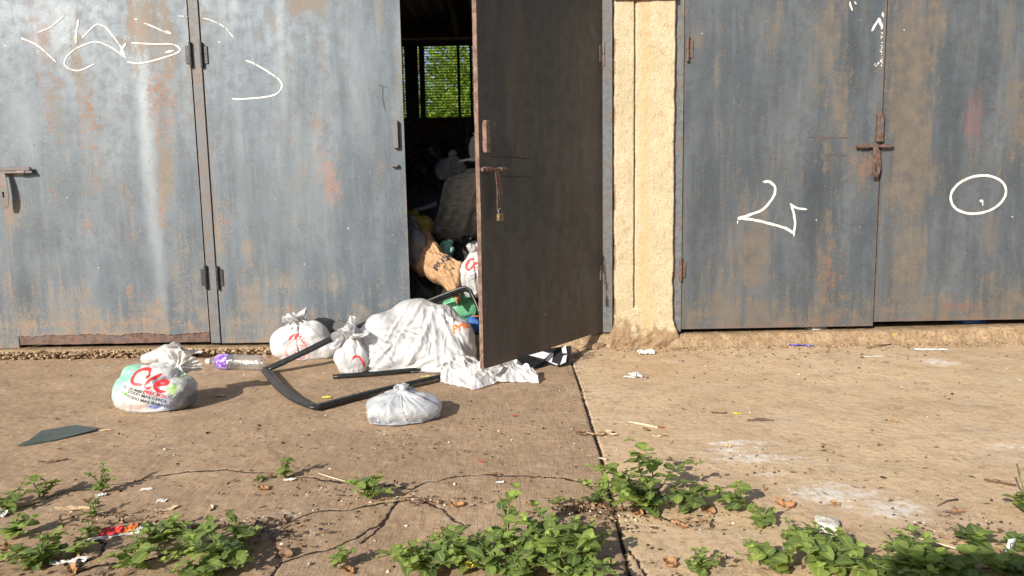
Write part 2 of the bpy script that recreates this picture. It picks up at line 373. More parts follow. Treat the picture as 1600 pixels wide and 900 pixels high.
#BUILD
# ------------------------------------------------------------------ ground: one sheet, fine where it is seen closely
GRID = []
cracks_px = {   # photo outlines of the cracks, laid out on the ground
 'thin': [[(190,755),(235,745),(290,737),(360,735),(430,740),(500,748),(560,755),(612,758),(640,765),(668,752),(700,744),(760,742),(830,743),(880,745),(925,758)],
          [(428,823),(470,806),(500,798),(550,795),(575,790),(610,782),(650,780),(690,795),(712,812),(730,822)],
          [(620,782),(600,812),(560,835),(520,855),(480,862),(440,880),(420,900)],
          [(985,860),(1000,880),(1012,905)],
          [(560,846),(585,830),(600,812)],
          [(900,800),(950,792),(1010,800),(1060,815)],
          [(0,800),(40,790),(100,768),(190,755)],
          [(395,820),(330,845),(250,870),(150,885),(100,905)],[(140,830),(165,850),(150,870),(120,885)]],
 'joint': [[(893,566),(905,600),(920,650),(938,705),(950,760),(968,830),(986,905)]]}
def poly_dist(X, Y, pts):
    best = np.full(X.shape, 9.0)
    for a, b in zip(pts[:-1], pts[1:]):
        ax, ay = a; bx, by = b; dx, dy = bx - ax, by - ay; L = dx * dx + dy * dy + 1e-12
        m = (X > min(ax, bx) - .05) & (X < max(ax, bx) + .05) & (Y > min(ay, by) - .05) & (Y < max(ay, by) + .05)
        if not m.any(): continue
        x = X[m]; y = Y[m]; t = np.clip(((x - ax) * dx + (y - ay) * dy) / L, 0, 1)
        best[m] = np.minimum(best[m], np.hypot(x - ax - t * dx, y - ay - t * dy))
    return best
def gpx(p): q = G(*p); return (q.x, q.y)
JOINT = [gpx(p) for p in cracks_px['joint'][0]]
def make_ground():
    xs = np.concatenate([[-60, -20, -8, -5, -3.6], np.arange(-3.2, 3.2, .0055), [3.4, 5, 8, 20, 60]])
    ys = np.concatenate([[-60, -20, -6, -2, .6], np.arange(1.32, 4.40, .0055), [4.6, 6, 9, 20, 60, 150]])
    X, Y = np.meshgrid(xs, ys)
    Z = .005 * fbm(X * .9, Y * .9, .3, 3) + .0022 * fbm(X * 7, Y * 7, 1.3, 3) + .0012 * fbm(X * 40, Y * 40, 2.2, 2)
    wob = .012 * fbm(X * 14, Y * 14, 5.5, 3); wob2 = .012 * fbm(X * 14, Y * 14, 9.5, 3)
    crack = np.zeros_like(X)
    for pl in cracks_px['thin']:
        d = poly_dist(X + wob, Y + wob2, [gpx(p) for p in pl])
        wd = .0012 * (1 + .8 * fbm(X * 8, Y * 8, 3.3, 2))
        crack = np.maximum(crack, 1 - sstep(wd, wd + .0055, d))
    d = poly_dist(X + wob * .04, Y, JOINT + [(JOINT[-1][0] + .02, 1.0)])
    joint = (1 - sstep(.0025, .008, d)) * (.72 + .28 * sstep(-.35, .1, fbm(X * 10, Y * 10, 6.6, 3)))
    crack = np.maximum(crack, joint)
    jx = np.interp(Y, [p[1] for p in JOINT][::-1], [p[0] for p in JOINT][::-1])
    right = sstep(-.004, .004, X - jx)
    def blob(lst, sc=3.0):
        a = np.zeros_like(X); n = fbm(X * sc, Y * sc, 8.1, 4)
        for (px, py, rx, ry, s) in lst:
            c = G(px, py); k = 1155 / math.hypot(c.y, CAM_H); e = G(px, py + ry); rY = max(.02, abs(c.y - e.y)); rX = rx / k
            a = np.maximum(a, s * np.exp(-(((X - c.x) / rX) ** 2 + ((Y - c.y) / rY) ** 2)) * (1 + .6 * n))
        return np.clip(a, 0, 1.3)
    white = blob([(1150,692,55,5,.8),(1130,705,70,9,.7),(1185,718,70,12,.8),(1215,740,50,6,.65),(1300,772,80,22,1.),(1365,795,70,20,1.1),(1270,780,50,10,.6),(1460,566,35,8,.9),(1560,700,60,9,.6),
                  (500,808,30,10,.5),(470,835,30,8,.45),(1330,575,60,8,.35),(1590,600,80,20,.35),(1100,600,80,14,.2),(440,800,60,16,.3)])
    subdue = blob([(880,556,60,12,.9),(1180,708,50,9,.35),(1230,735,40,8,.6),(1290,770,30,8,.4),(640,690,90,22,.32),(120,650,200,30,.22),(700,700,120,30,.25),(1460,830,60,18,.5),(1500,800,30,14,.45),  # darker patches at the kerb foot, under the open door and around weeds
                 (300,545,200,7,.4),(1250,553,120,6,.4),(1500,540,150,5,.4),(950,800,60,10,.8),(430,830,50,14,.6),(180,815,40,8,.5),(520,560,120,20,.2),(900,590,20,60,.5),
                 (1000,895,500,14,.4),(200,890,220,14,.5),(1400,885,260,16,.6),(980,690,60,20,.25)])
    ochre = blob([(1040,575,90,16,.7),(1000,560,60,10,.5),(1340,545,200,7,.35),(150,560,200,7,.4),(960,620,40,30,.3),(1330,745,50,8,.3)])
    Z = Z - .003 * crack - .006 * joint + .004 * sstep(.5, 1, subdue) * 0
    V = np.stack([X, Y, Z], -1).reshape(-1, 3); F = quads(len(ys), len(xs))
    me = mesh_np('ground', V, F, [M_GROUND], {'crack': crack.ravel(), 'right': right.ravel(), 'white': white.ravel(), 'subdue': subdue.ravel(), 'ochre': ochre.ravel()})
    return tag(link('ground', me), 'worn brown concrete driveway with a straight joint and fine cracks', 'ground', kind='structure')
make_ground()

# ------------------------------------------------------------------ garage building
bld = thing('garage_building', 'low row of garages with grey-blue rusty steel doors and a cream stucco pillar', 'garage', (0, WALL, 0))
BO = Vector((0, WALL, 0))
def bpart(mb, name, mats, parent=None, smooth=False):
    o = mb.build(name, mats, parent or bld, smooth); o.location = -BO if parent is None else (0, 0, 0); return o
def dent(x, z):       # the sheets are not flat: shallow vertical buckles
    return .0048 * fbm(x * 2.6, z * .45, 2.2, 3) + .0012 * fbm(x * 9, z * 3, 7.7, 2)
XL = lambda px: W(px, 340).x
ZB = lambda px, py: W(px, py).z
KIND = ('rust', 'brown', 'pink', 'pale', 'dark')
def leaf_mesh(x0, x1, z0, z1, stains, gx, mat, ragged=False, th=.032, seed=0, local=False):
    """front sheet (fine grid with stains and painted sheen) and its folded edges; gx adds the world x of the local origin"""
    nx = int((x1 - x0) / .008); nz = int((z1 - z0) / .010)
    X, Z = np.meshgrid(np.linspace(x0, x1, nx), np.linspace(z0, z1, nz))
    at = {k: np.zeros_like(X) for k in KIND}
    nn = fbm(X * 5 + seed, Z * 1.8, seed * .7, 4); n2 = fbm(X * 16 + seed, Z * 9, seed, 3)
    for s in stains:
        px, py, rx, ry, kind, st = s
        if local: cx, cz, sx, sz = px, py, rx, ry
        else:
            c = W(px, py); cx = c.x - gx; cz = c.z; sx = rx / 268.; sz = ry / 268.
        d = np.sqrt(((X - cx) / sx) ** 2 + ((Z - cz) / sz) ** 2) + .35 * nn + .22 * n2
        at[kind] = np.maximum(at[kind], st * (1 - sstep(.0, 1.7, d)))
    at['rust'] = np.maximum(at['rust'], .55 * (1 - sstep(0, .05, Z - z0 + .03 * n2)) )
    at['brown'] = np.maximum(at['brown'], .72 * (1 - sstep(0, .42, Z - z0 + .16 * nn + .05 * n2)))
    e = np.minimum(X - x0, x1 - X); at['brown'] = np.maximum(at['brown'], .42 * (1 - sstep(0, .05, e + .02 * nn)))
    at['rust'] = np.maximum(at['rust'], .5 * (1 - sstep(0, .008, e + .008 * n2)))
    Zd = Z.copy()
    if ragged:
        j = .05 + .012 * fbm(X[0] * 6, 0, 3, 3) + .006 * fbm(X[0] * 40, 0, 3, 2)
        Zd = z0 + j[None, :] + (Z - z0) * (z1 - z0 - j[None, :]) / (z1 - z0)
    D = -dent(X + gx, Zd)
    V = np.stack([X, D, Zd], -1).reshape(-1, 3); F = quads(nz, nx)
    mb_v = [V]; F2 = []; n = len(V)
    # folded edge returns
    for col, sgn in ((0, 1), (nx - 1, -1)):
        e0 = V.reshape(nz, nx, 3)[:, col]; rough = .0015 * fbm(e0[:, 2] * 30, col, 0, 2)
        e1 = e0.copy(); e1[:, 1] = e0[:, 1] * .3 + th; e1[:, 0] += sgn * .001
        e0b = e0.copy(); e0b[:, 0] += -sgn * np.abs(rough)
        mb_v.append(np.stack([e0b, e1], 1).reshape(-1, 3)); f = quads(nz, 2) + n; F2.append(f if sgn < 0 else f[:, ::-1]); n += nz * 2
    # bottom and back
    for row in (0, nz - 1):
        e0 = V.reshape(nz, nx, 3)[row]; e1 = e0.copy(); e1[:, 1] = th
        mb_v.append(np.stack([e0, e1], 1).reshape(-1, 3)); F2.append(quads(nx, 2) + n); n += nx * 2
    mb_v.append(np.array([[x0 + .001, th - .001, z0 + .06 * ragged], [x1 - .001, th - .001, z0 + .06 * ragged], [x1 - .001, th - .001, z1], [x0 + .001, th - .001, z1]])); F2.append(np.array([[n, n + 1, n + 2, n + 3]])); n += 4
    V = np.concatenate(mb_v); k = len(F); Fa = np.concatenate([F] + F2)
    fm = np.concatenate([np.zeros(k), np.ones(len(Fa) - k)]).astype(np.int32)
    att = {q: np.concatenate([a.ravel(), np.zeros(len(V) - a.size)]) for q, a in at.items()}
    return mesh_np('door', V, Fa, [mat, M_EDGE], att, fm)
st_A = [(60,50,32,80,'pink',.45),(85,170,20,80,'brown',.8),(75,150,22,70,'pink',.5),(122,110,12,70,'brown',.6),(142,200,15,75,'rust',.62),(152,300,9,25,'rust',.6),(225,40,30,60,'brown',1.),(215,35,20,60,'rust',.45),
        (262,60,18,70,'brown',.8),(252,160,27,70,'rust',.55),(250,160,24,70,'pink',.4),(257,280,12,60,'brown',1.),(255,345,9,32,'rust',.7),(140,365,24,22,'rust',.45),(205,370,16,70,'brown',.45),(80,310,10,30,'rust',.5),
        (85,230,14,60,'rust',.55),(105,490,60,35,'brown',.55),(205,470,10,25,'rust',.6),(250,485,8,22,'rust',.5),(285,440,26,80,'brown',.65),(300,465,20,50,'brown',.6),(20,340,22,40,'brown',.9),(5,340,14,20,'rust',.7),
        (232,240,12,150,'pale',.85),(222,90,12,90,'pale',.55),(248,400,12,110,'pale',.7),(100,40,22,60,'pale',.4),(60,380,50,40,'dark',.5),(195,380,18,80,'dark',.35),(35,470,30,50,'dark',.6),(40,200,20,60,'pale',.35),  # long pale runs at the start: buckle sheen painted into the colour
        (180,518,160,7,'rust',.6),(30,520,60,14,'rust',.5)]
st_B = [(485,5,32,16,'brown',1.),(425,30,7,25,'brown',.6),(495,205,9,32,'rust',.6),(500,70,14,60,'brown',.35),(517,285,17,42,'pink',.9),(517,270,14,52,'rust',.5),(497,240,10,10,'rust',.5),(395,470,22,30,'brown',1.1),
        (352,350,16,30,'rust',.5),(345,400,12,60,'brown',.7),(445,440,60,20,'brown',.55),(525,440,34,30,'brown',.55),(600,470,45,60,'brown',.45),(388,395,10,30,'brown',.7),(560,500,80,18,'brown',.5),(438,90,7,110,'pale',.45),
        (378,280,10,120,'pale',.35),(565,120,16,100,'pale',.35),(430,380,40,60,'dark',.2),(360,260,30,60,'dark',.2),(600,20,18,40,'brown',.4),(470,300,60,120,'pale',.25),(465,490,40,14,'rust',.4)]
st_D = [(1125,110,10,110,'brown',.5),(1150,200,16,90,'brown',.35),(1180,395,34,70,'brown',.95),(1165,330,14,40,'brown',.8),(1300,60,30,100,'brown',.7),(1310,170,22,110,'brown',.85),(1290,230,20,60,'brown',.5),(1295,430,26,60,'rust',.6),
        (1290,400,16,90,'brown',.9),(1270,330,30,90,'dark',.5),(1100,330,24,100,'dark',.45),(1090,60,16,30,'brown',.5),(1350,260,12,20,'rust',.8),(1355,270,16,40,'brown',.6),(1300,500,60,10,'rust',.6),(1150,480,80,26,'brown',.5),
        (1210,40,22,30,'brown',.5),(1230,180,10,60,'pale',.12),(1120,220,6,90,'pale',.15),(1335,80,14,60,'dark',.5)]
st_E = [(1425,110,42,130,'brown',1.1),(1430,240,36,110,'brown',1.1),(1462,30,20,60,'brown',.9),(1400,290,18,80,'brown',.8),(1420,400,44,90,'brown',.75),(1522,180,13,45,'pink',1.),(1590,190,20,90,'brown',.9),(1592,210,12,60,'rust',.4),
        (1575,40,14,50,'brown',.7),(1500,480,40,10,'rust',.9),(1490,160,20,160,'dark',.3),(1545,370,30,40,'brown',.6),(1460,470,70,26,'brown',.5),(1398,130,14,130,'dark',.5),(1545,100,18,90,'dark',.3)]
doors = {}
def closed_leaf(key, pxl, pxr, zb, zt, stains, mat, label, ragged=False, seed=0, Y=WALL, xr=None):
    x0 = XL(pxl) if pxl >= 0 else pxl; x1 = XL(pxr) if xr is None else xr
    me = leaf_mesh(0, x1 - x0, zb, zt, stains, x0, mat, ragged, seed=seed)
    o = link('metal_door', me, bld, (x0, Y - WALL, 0)); o['label'] = label; doors[key] = (o, x0); return o
ZA = ZB(170, 536)
closed_leaf('Z', -3.1, 4, ZB(5, 545), 2.5, [(-40,400,60,200,'brown',.4)], M_LEFT, 'grey steel door leaf cut by the frame edge, beyond the long bolt', seed=3, xr=XL(6), Y=WALL + .02)
closed_leaf('A', 8, 314.5, ZA, 2.5, st_A, M_LEFT, 'pale grey steel door leaf with orange rust runs and looping chalk scribble', True, 1)
closed_leaf('B', 333.5, 636, ZB(480, 534), 2.5, st_B, M_LEFT, 'pale grey steel door leaf with a pink stain and a white chalk arc', seed=5)
closed_leaf('D', 1066.5, 1371, ZB(1200, 512), 2.5, st_D, M_RIGHT, 'blue-grey steel door leaf painted with an angular white squiggle', seed=8)
closed_leaf('E', 1373.5, 1372, ZB(1480, 501), 2.5, st_E, M_RIGHT, 'blue-grey steel door leaf with broad brown stains and a white painted ring', seed=11, xr=XL(1690), Y=WALL + .004)
# open leaf, swung out towards the viewer
HX, HY = XL(940.5), WALL - .01
def proj(p):
    q = rot.inverted() @ (Vector(p) - Vector((0, 0, CAM_H))); return (800 + FPX * q.x / -q.z, 450 - FPX * q.y / -q.z)
LW = 1.125; zc = ZB(941, 517)
best = min((abs(proj((HX - LW * math.cos(R(a / 4)), HY - LW * math.sin(R(a / 4)), zc))[0] - 757), a / 4) for a in range(120, 320))
TH = R(best[1])
st_C = [(-.85,1.45,.07,.45,'brown',.9),(-.83,1.3,.06,.5,'rust',.35),(-.5,.5,.3,.35,'brown',.4),(-.15,1.2,.15,.9,'brown',.45),(-.9,.3,.2,.2,'brown',.4),(-.3,.2,.3,.12,'rust',.3),(-1.08,1.0,.04,1.0,'dark',.3)]
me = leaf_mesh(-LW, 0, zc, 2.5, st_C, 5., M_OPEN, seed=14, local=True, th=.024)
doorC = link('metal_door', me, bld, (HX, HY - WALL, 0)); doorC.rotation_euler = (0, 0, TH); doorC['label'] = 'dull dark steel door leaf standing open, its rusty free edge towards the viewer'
print('open angle', best, 'bottom free', proj((HX - LW * math.cos(TH), HY - LW * math.sin(TH), zc)), 'hinge bottom', proj((HX, HY, zc)))
# back frame of the door leaves: angle iron under the torn bottom of leaf A
x0 = XL(10); x1 = XL(314)
b = MB(); n = 60
xs = np.linspace(x0, x1, n); low = ZA - .004 + .003 * fbm(xs * 8, 0, 0, 2)
V = np.concatenate([np.stack([xs, np.full(n, WALL + .006), low], 1), np.stack([xs, np.full(n, WALL + .006 ), low + .075], 1), np.stack([xs, np.full(n, WALL + .03), low + .075], 1), np.stack([xs, np.full(n, WALL + .03), low], 1)])
b.add(V, [(i, i + 1, n + i + 1, n + i) for i in range(n - 1)] + [(n + i, n + i + 1, 2 * n + i + 1, 2 * n + i) for i in range(n - 1)] + [(3 * n + i, 3 * n + i + 1, i + 1, i) for i in range(n - 1)])
o = b.build('bottom_bar', M_RUST, doors['A'][0]); o.location = (-doors['A'][1], -WALL, 0); o['label'] = 'rusty bar bared under the torn bottom of the sheet'

# posts of the door frames
def post(pa, pb, zb, name='frame_post', yf=.008, d=.05, label=None, mat=None):
    b = MB(); xa, xb = XL(pa), XL(pb)
    b.box(xa, xb, WALL - yf, WALL - yf + .005, zb, 2.6, bev=.0015)
    b.box(xb - .005, xb, WALL - yf + .0055, WALL - yf + d, zb + .001, 2.6, bev=.001)
    b.box(xa, xa + .005, WALL - yf + .0055, WALL - yf + d, zb + .001, 2.6, bev=.001)
    o = bpart(b, name, mat or M_POST)
    if label: o['label'] = label
    return o
post(316.5, 331.5, ZB(335, 536), label='narrow grey post between the two chalk-marked leaves', yf=.002)
post(941.5, 956.5, ZB(950, 519), label='grey post of the open doorway beside the pillar', yf=.012)
post(1052, 1065.5, ZB(1060, 518), label='grey post on the other side of the pillar, beside the closed leaf')
# dark strips set behind the seams to keep the slots black
for pa, pb in ((314.6, 333), (1366, 1378), (1049, 1068), (-10, 14)):
    bpart(MB().box(XL(pa) - .01, XL(pb) + .01, WALL + .045, WALL + .055, .10, 2.6), 'dark_seam_strip', M_DARKSTEEL)

# hinges, lugs, bolts
def hinge(px, py, parent, ox, w=.017, h=.135, r=.0085, y=WALL - .012, mat=None, side=1):
    c = W(px, py, WALL); b = MB(); x = c.x - ox; yy = y - WALL if parent is not bld else y
    z = c.z; base = 0 if parent is not bld else WALL
    yo = -.012
    b.tube([(x, base + yo, z - h / 2), (x, base + yo, z - .003)], r, 12); b.tube([(x, base + yo, z + .001), (x, base + yo, z + h / 2)], r, 12)
    b.tube([(x, base + yo, z - h / 2 - .004), (x, base + yo, z + h / 2 + .004)], r * .55, 8)
    b.box(x, x + side * .032, base - .006, base - .001, z - h * .36, z + h * .36, bev=.002) if side > 0 else b.box(x - .032, x, base - .006, base - .001, z - h * .36, z + h * .36, bev=.002)
    return b.build('hinge', mat or M_RUSTG, parent, False)
M_HINGED = simple('dark_hinge_steel', (.045, .045, .05), .45, .3, 30, .4)
for px, py in ((299, 86), (323, 433)): hinge(px, py, doors['A'][0], doors['A'][1], side=-1, mat=M_HINGED)
for px, py in ((316, 86), (341, 434)): hinge(px, py, doors['B'][0], doors['B'][1], side=1, mat=M_HINGED)
for px, py in ((1074, 77), (1063, 421)): hinge(px, py, doors['D'][0], doors['D'][1], side=1, mat=M_RUST)
def hingeC(z):
    b = MB(); b.tube([(.006, -.008, z - .065), (.006, -.008, z - .003)], .0085, 12); b.tube([(.006, -.008, z + .001), (.006, -.008, z + .065)], .0085, 12)
    b.box(-.032, .002, -.0065, -.002, z - .045, z + .045, bev=.001); b.build('hinge', M_RUSTG, doorC)
hingeC(W(940, 85).z); hingeC(W(940, 425).z)
def lug(parent, ox, cx, zt, zb, w=.032, d=.022, mat=None, y=0):
    b = MB(); x = cx - ox
    b.box(x - w / 2, x + w / 2, y - d, y - .003, zb, zt, bev=.003); b.box(x - w / 2 + .004, x + w / 2 - .004, y - .0035, y + .004, zb + .01, zt - .01, bev=.001)
    return b.build('door_lug', mat or M_POST, parent)
c = W(619, 210); lug(doors['B'][0], doors['B'][1], c.x, W(619, 188).z, W(619, 232).z, .030, .026)
c = W(1373, 198); lug(doors['D'][0], doors['D'][1], c.x, W(1372, 178).z, W(1372, 222).z, .036, .028, M_RUST)
lug(doorC, 0, -LW + .040, 1.235, 1.09, .034, .024, M_EDGE)
# stub socket on leaf B
c = W(618, 259); b = MB(); b.tube([(c.x - doors['B'][1] - .016, -.014, c.z), (c.x - doors['B'][1] + .016, -.014, c.z)], .011, 12); b.build('bolt_socket', M_RUSTG, doors['B'][0])

def bolt(parent, x, z, y, half=.10, hang=.17, mat=M_RUST, swing=.10, direction=1):
    """sliding bolt: rod through two barrels, hasp tongue hanging from it"""
    b = MB(); b.tube([(x - half, y, z), (x + half, y, z)], .0085, 12)
    for sx in (-.55, .62): b.tube([(x + half * sx - .022, y, z), (x + half * sx + .022, y, z)], .0125, 12); b.box(x + half * sx - .02, x + half * sx + .02, y + .004, y + .018, z - .012, z + .012, bev=.002)
    rod = b.build('bolt', mat, parent)
    h = MB(); n = 12; V = []; F = []
    for i in range(n):
        t = i / (n - 1); zz = z - .004 - hang * t; wd = .014 + .006 * math.sin(t * math.pi) + (.003 if t > .6 else 0)
        yy = y - .013 - .010 * math.sin(t * 2.2); xx = x + swing * .08 * math.sin(t * 3) * direction
        for sx, dy in ((-1, 0), (1, 0), (1, .004), (-1, .004)): V.append((xx + sx * wd * (1 - .3 * (t > .97)), yy + dy, zz))
    for i in range(n - 1):
        for k in range(4): F.append((i * 4 + k, i * 4 + (k + 1) % 4, i * 4 + 4 + (k + 1) % 4, i * 4 + 4 + k))
    F += [(0, 3, 2, 1), ((n - 1) * 4, (n - 1) * 4 + 1, (n - 1) * 4 + 2, (n - 1) * 4 + 3)]
    h.add(V, F)
    for dz in (.115, .132):
        h.box(x - .003, x + .003, y - .029, y - .020, z - dz - .007, z - dz + .007, 1, bev=.0005)
    h.build('hasp', [mat, M_DARKSTEEL], parent)
    return rod
c = W(1364, 229); bolt(doors['D'][0], c.x - doors['D'][1], c.z, -.020, .105, .17)
c = W(10, 270); bolt(doors['A'][0], c.x - doors['A'][1], c.z, -.024, .165, .20, M_RUSTG)
# staple plate with wood-like slat on left bolt
b = MB(); c2 = W(25, 266); b.box(c2.x - doors['A'][1] - .13, c2.x - doors['A'][1] + .10, -.030, -.0125, c2.z - .006, c2.z + .016, bev=.004); b.build('bolt_guard', M_RUSTG, doors['A'][0])
zb_ = 1.015
bolt(doorC, -LW + .085, zb_, -.022, .095, .19, M_RUST)

# brass padlock on the hanging hasp
pl = thing('padlock', 'small brass padlock hanging from the hasp of the open door', 'padlock')
Mc = Matrix.Translation((HX, HY, 0)) @ Matrix.Rotation(TH, 4, 'Z')
pl.matrix_world = Mc @ Matrix.Translation((-LW + .085, -.047, zb_ - .235))
M_BRASS = simple('tarnished_brass', (.26, .20, .09), .5, .4, 60, .6)
b = MB(); b.box(-.019, .019, -.008, .008, 0, .034, bev=.003); b.build('padlock_body', M_BRASS, pl)
b = MB(); b.tube([(-.012, 0, .030), (-.012, 0, .045)] + [(-.012 * math.cos(a), 0, .045 + .012 * math.sin(a)) for a in (.5, 1, 1.57, 2.1, 2.6)] + [(.012, 0, .045), (.012, 0, .030)], .003, 8); b.build('shackle', M_POST, pl)

# ------------------------------------------------------------------ graffiti: strokes of paint a hair thick on the sheet
def resample(pts, step):
    P = [np.array(p, float) for p in pts]; out = []
    if len(P) > 2:   # Catmull-Rom
        Q = [2 * P[0] - P[1]] + P + [2 * P[-1] - P[-2]]
        for i in range(1, len(Q) - 2):
            m = max(2, int(np.linalg.norm(Q[i + 1] - Q[i]) / step))
            for k in range(m):
                t = k / m; a, b_, c_, d = Q[i - 1:i + 3]
                out.append(.5 * ((2 * b_) + (-a + c_) * t + (2 * a - 5 * b_ + 4 * c_ - d) * t * t + (-a + 3 * b_ - 3 * c_ + d) * t ** 3))
        out.append(P[-1])
    else:
        m = max(2, int(np.linalg.norm(P[1] - P[0]) / step)); out = [P[0] + (P[1] - P[0]) * k / m for k in range(m + 1)]
    return np.array(out)
def ribbon(mb, pts, wd, f3, step=.004, dry=0., m=0, taper=True, seed=0):
    P = resample(pts, step); n = len(P); T = np.gradient(P, axis=0); T /= np.linalg.norm(T, axis=1)[:, None] + 1e-9
    Nn = np.stack([-T[:, 1], T[:, 0]], 1); s = np.arange(n)
    wv = wd * (1 + .35 * fbm(s * .11 + seed, seed, 0, 2)) / 2; wv2 = wd * (1 + .35 * fbm(s * .13 + seed, seed + 5, 0, 2)) / 2
    if taper: e = np.minimum(1, np.minimum(s + 1, n - s) / 4.); wv *= e; wv2 *= e
    keep = fbm(s * .30 + seed * 3, 2.2, seed, 3) > (-1.2 + 1.35 * dry) if dry > 0 else np.ones(n, bool)
    L = P + Nn * wv[:, None]; Rr = P - Nn * wv2[:, None]
    V = []; F = []
    for i in range(n):
        for q in (L[i], P[i], Rr[i]): V.append(f3(q[0], q[1]))
    for i in range(n - 1):
        if keep[i]:
            F += [(3 * i, 3 * i + 1, 3 * i + 4, 3 * i + 3), (3 * i + 1, 3 * i + 2, 3 * i + 5, 3 * i + 4)]
    if F: mb.add(V, F, m)
def graffiti(key, strokes, name='painted_scribble', mat=None):
    o, ox = doors[key]; b = MB()
    for i, (pts, wd, dry) in enumerate(strokes):
        w2 = [(W(*p).x, W(*p).z) for p in pts]
        ribbon(b, w2, wd / 315., lambda x, z: (x - ox, -dent(x, z) - .0022, z), dry=dry, seed=i * 1.7 + ox)
    return b.build(name, mat or M_CREAM, o)
graffiti('A', mat=M_CHALK, strokes=[([(100,25),(80,42),(57,52)],2.2,.35),([(35,60),(60,72),(88,97)],2.6,0),([(33,59),(38,62)],5,0),([(123,30),(119,55),(119,68)],3.6,.1),([(128,60),(148,40),(160,40),(170,48),(188,72),(197,90)],2.6,.15),
 ([(197,67),(190,80),(198,91)],4,0),([(118,76),(105,88),(101,100),(110,108),(125,110),(148,100)],2.4,.1),([(118,76),(140,67),(155,66),(175,75),(197,90)],2.4,.1),
 ([(198,97),(220,99),(250,92),(278,82),(280,75),(268,69),(240,69),(205,67)],2.6,.15),([(258,82),(272,79)],4,.4),([(210,30),(216,31)],3,0),([(225,36),(245,44),(262,52)],2.6,.2),([(258,49),(268,53)],5,0),([(278,25),(294,26)],1.6,.6),([(59,80),(62,81)],4,.2)])
graffiti('B', mat=M_CHALK, name='faint_chalk_line', strokes=[([(316,28),(330,32),(350,42),(367,61)],1.8,.6)])
graffiti('B', mat=M_CHALK, strokes=[([(383,94),(400,101),(428,118),(440,130),(439,140),(430,148),(412,152),(390,154),(372,155),(362,154)],2.9,.12)])
graffiti('B', [([(598,134),(598,155),(602,174)],1.6,0),([(590,133),(598,134),(606,137)],1.6,.4)], 'dark_scratch', M_INK)
graffiti('D', [([(1192,284),(1202,284),(1211,293),(1208,308),(1192,327),(1170,336),(1152,341)],4.6,0),([(1152,341),(1175,343),(1205,350),(1228,357),(1240,365)],4.6,0),([(1240,364),(1242,345),(1236,318)],4.2,0),([(1234,318),(1245,325),(1261,327)],3.6,.1),([(1241,360),(1240,370)],2.6,0),([(1153,343),(1152,350)],2.2,0)])
graffiti('D', [([(1379,19),(1380,27)],4,.2),([(1375,28),(1368,38),(1362,49)],4,.1),([(1372,28),(1379,44)],5,.35)], 'paint_splash')
graffiti('D', [([(1328,2),(1329,9),(1332,17)],3,.3),([(1335,2),(1338,7)],3,.2)], 'paint_splash')
e = [(1529 + 44 * math.cos(a) * math.cos(-.22) - 29 * math.sin(a) * math.sin(-.22), 304 + 44 * math.cos(a) * math.sin(-.22) + 29 * math.sin(a) * math.cos(-.22)) for a in np.linspace(-2.1, 4.45, 26)]
graffiti('E', [(e, 4.4, 0), ([(1531,313),(1537,315)],7,0), ([(1536,314),(1536,322)],2,0)], 'painted_ring')

graffiti('D', [([(1262,214),(1290,215),(1325,215)],1.3,.3)], 'rusty_scratch', M_RUST)
graffiti('D', [([(1287,242),(1305,242),(1322,243)],1.1,.3)], 'rusty_scratch', M_RUST)
for xa_, xb_, z_ in ((-1.05, -.72, 1.075), (-.98, -.70, .985)):
    b = MB(); ribbon(b, [(xa_, z_), ((xa_ + xb_) / 2, z_ + .002), (xb_, z_ - .002)], .0035, lambda x, z: (x, -dent(x + 5., z) - .0015, z), dry=.1); b.build('dark_scratch', M_DARKSTEEL, doorC)
# paint drips beside the seam
b = MB(); rr = random.Random(3); o, ox = doors['D']
for k in range(26):
    p = W(1377.5 + rr.uniform(-3, 1) if k < 20 else rr.uniform(1366, 1378), 40 + k * 3.1 + rr.uniform(-2, 2) if k < 20 else rr.uniform(96, 104)); r = rr.uniform(.0016, .0045)
    n = 7; b.add([(p.x - ox + r * math.cos(a * 6.283 / n) * rr.uniform(.7, 1.2), -dent(p.x, p.z) - .0022, p.z + 1.5 * r * math.sin(a * 6.283 / n)) for a in range(n)], [tuple(range(n))[::-1]])
b.build('paint_drips', M_CREAM, o)

# ------------------------------------------------------------------ pillar
PX0, PX1 = XL(959.5), XL(1051)
nx, nz = 90, 360
u = np.linspace(0, 1, nx); zz = np.concatenate([np.linspace(-.02, .35, 120), np.linspace(.352, 2.6, nz - 120)])
U, Z = np.meshgrid(u, zz); X = PX0 + U * (PX1 - PX0)
gx = (W(990, 340).x - PX0) / (PX1 - PX0); gx2 = (W(1019, 340).x - PX0) / (PX1 - PX0); zg = ZB(990, 480)
base = 1 - sstep(.03, .17, Z + .025 * fbm(X * 10, Z * 10, 1, 3)); up = sstep(zg - .01, zg + .01, Z)
groove = up * (1 - sstep(.008, .022, np.abs(U - gx - .006 * fbm(Z * 6, 2, 0, 2))))
rec = up * sstep(gx, gx + .01, U) * (1 - sstep(gx2 - .05, gx2, U))
D = .012 * groove + .007 * rec * (1 - (U - gx) / (gx2 - gx)) - .016 * base - .018 * base * fbm(X * 14, Z * 14, 4, 3) - .0022 * fbm(X * 22, Z * 22, 6, 4) - .0012 * fbm(X * 70, Z * 70, 6, 2)
edge = np.minimum(U, 1 - U); D += .006 * (1 - sstep(0, .02, edge)) ** 2 + .006 * (1 - sstep(0, .03, edge + .02 * fbm(Z * 14, U, 4, 4))) * sstep(.2, .3, fbm(Z * 4, U * .2, 9, 3))
Xd = X + (U - .5) * .07 * base + .004 * fbm(Z * 9, U * 3, 8, 4) * (np.abs(U - .5) > .4)
Yf = WALL - .035 + D
V = np.stack([Xd, Yf, Z], -1)
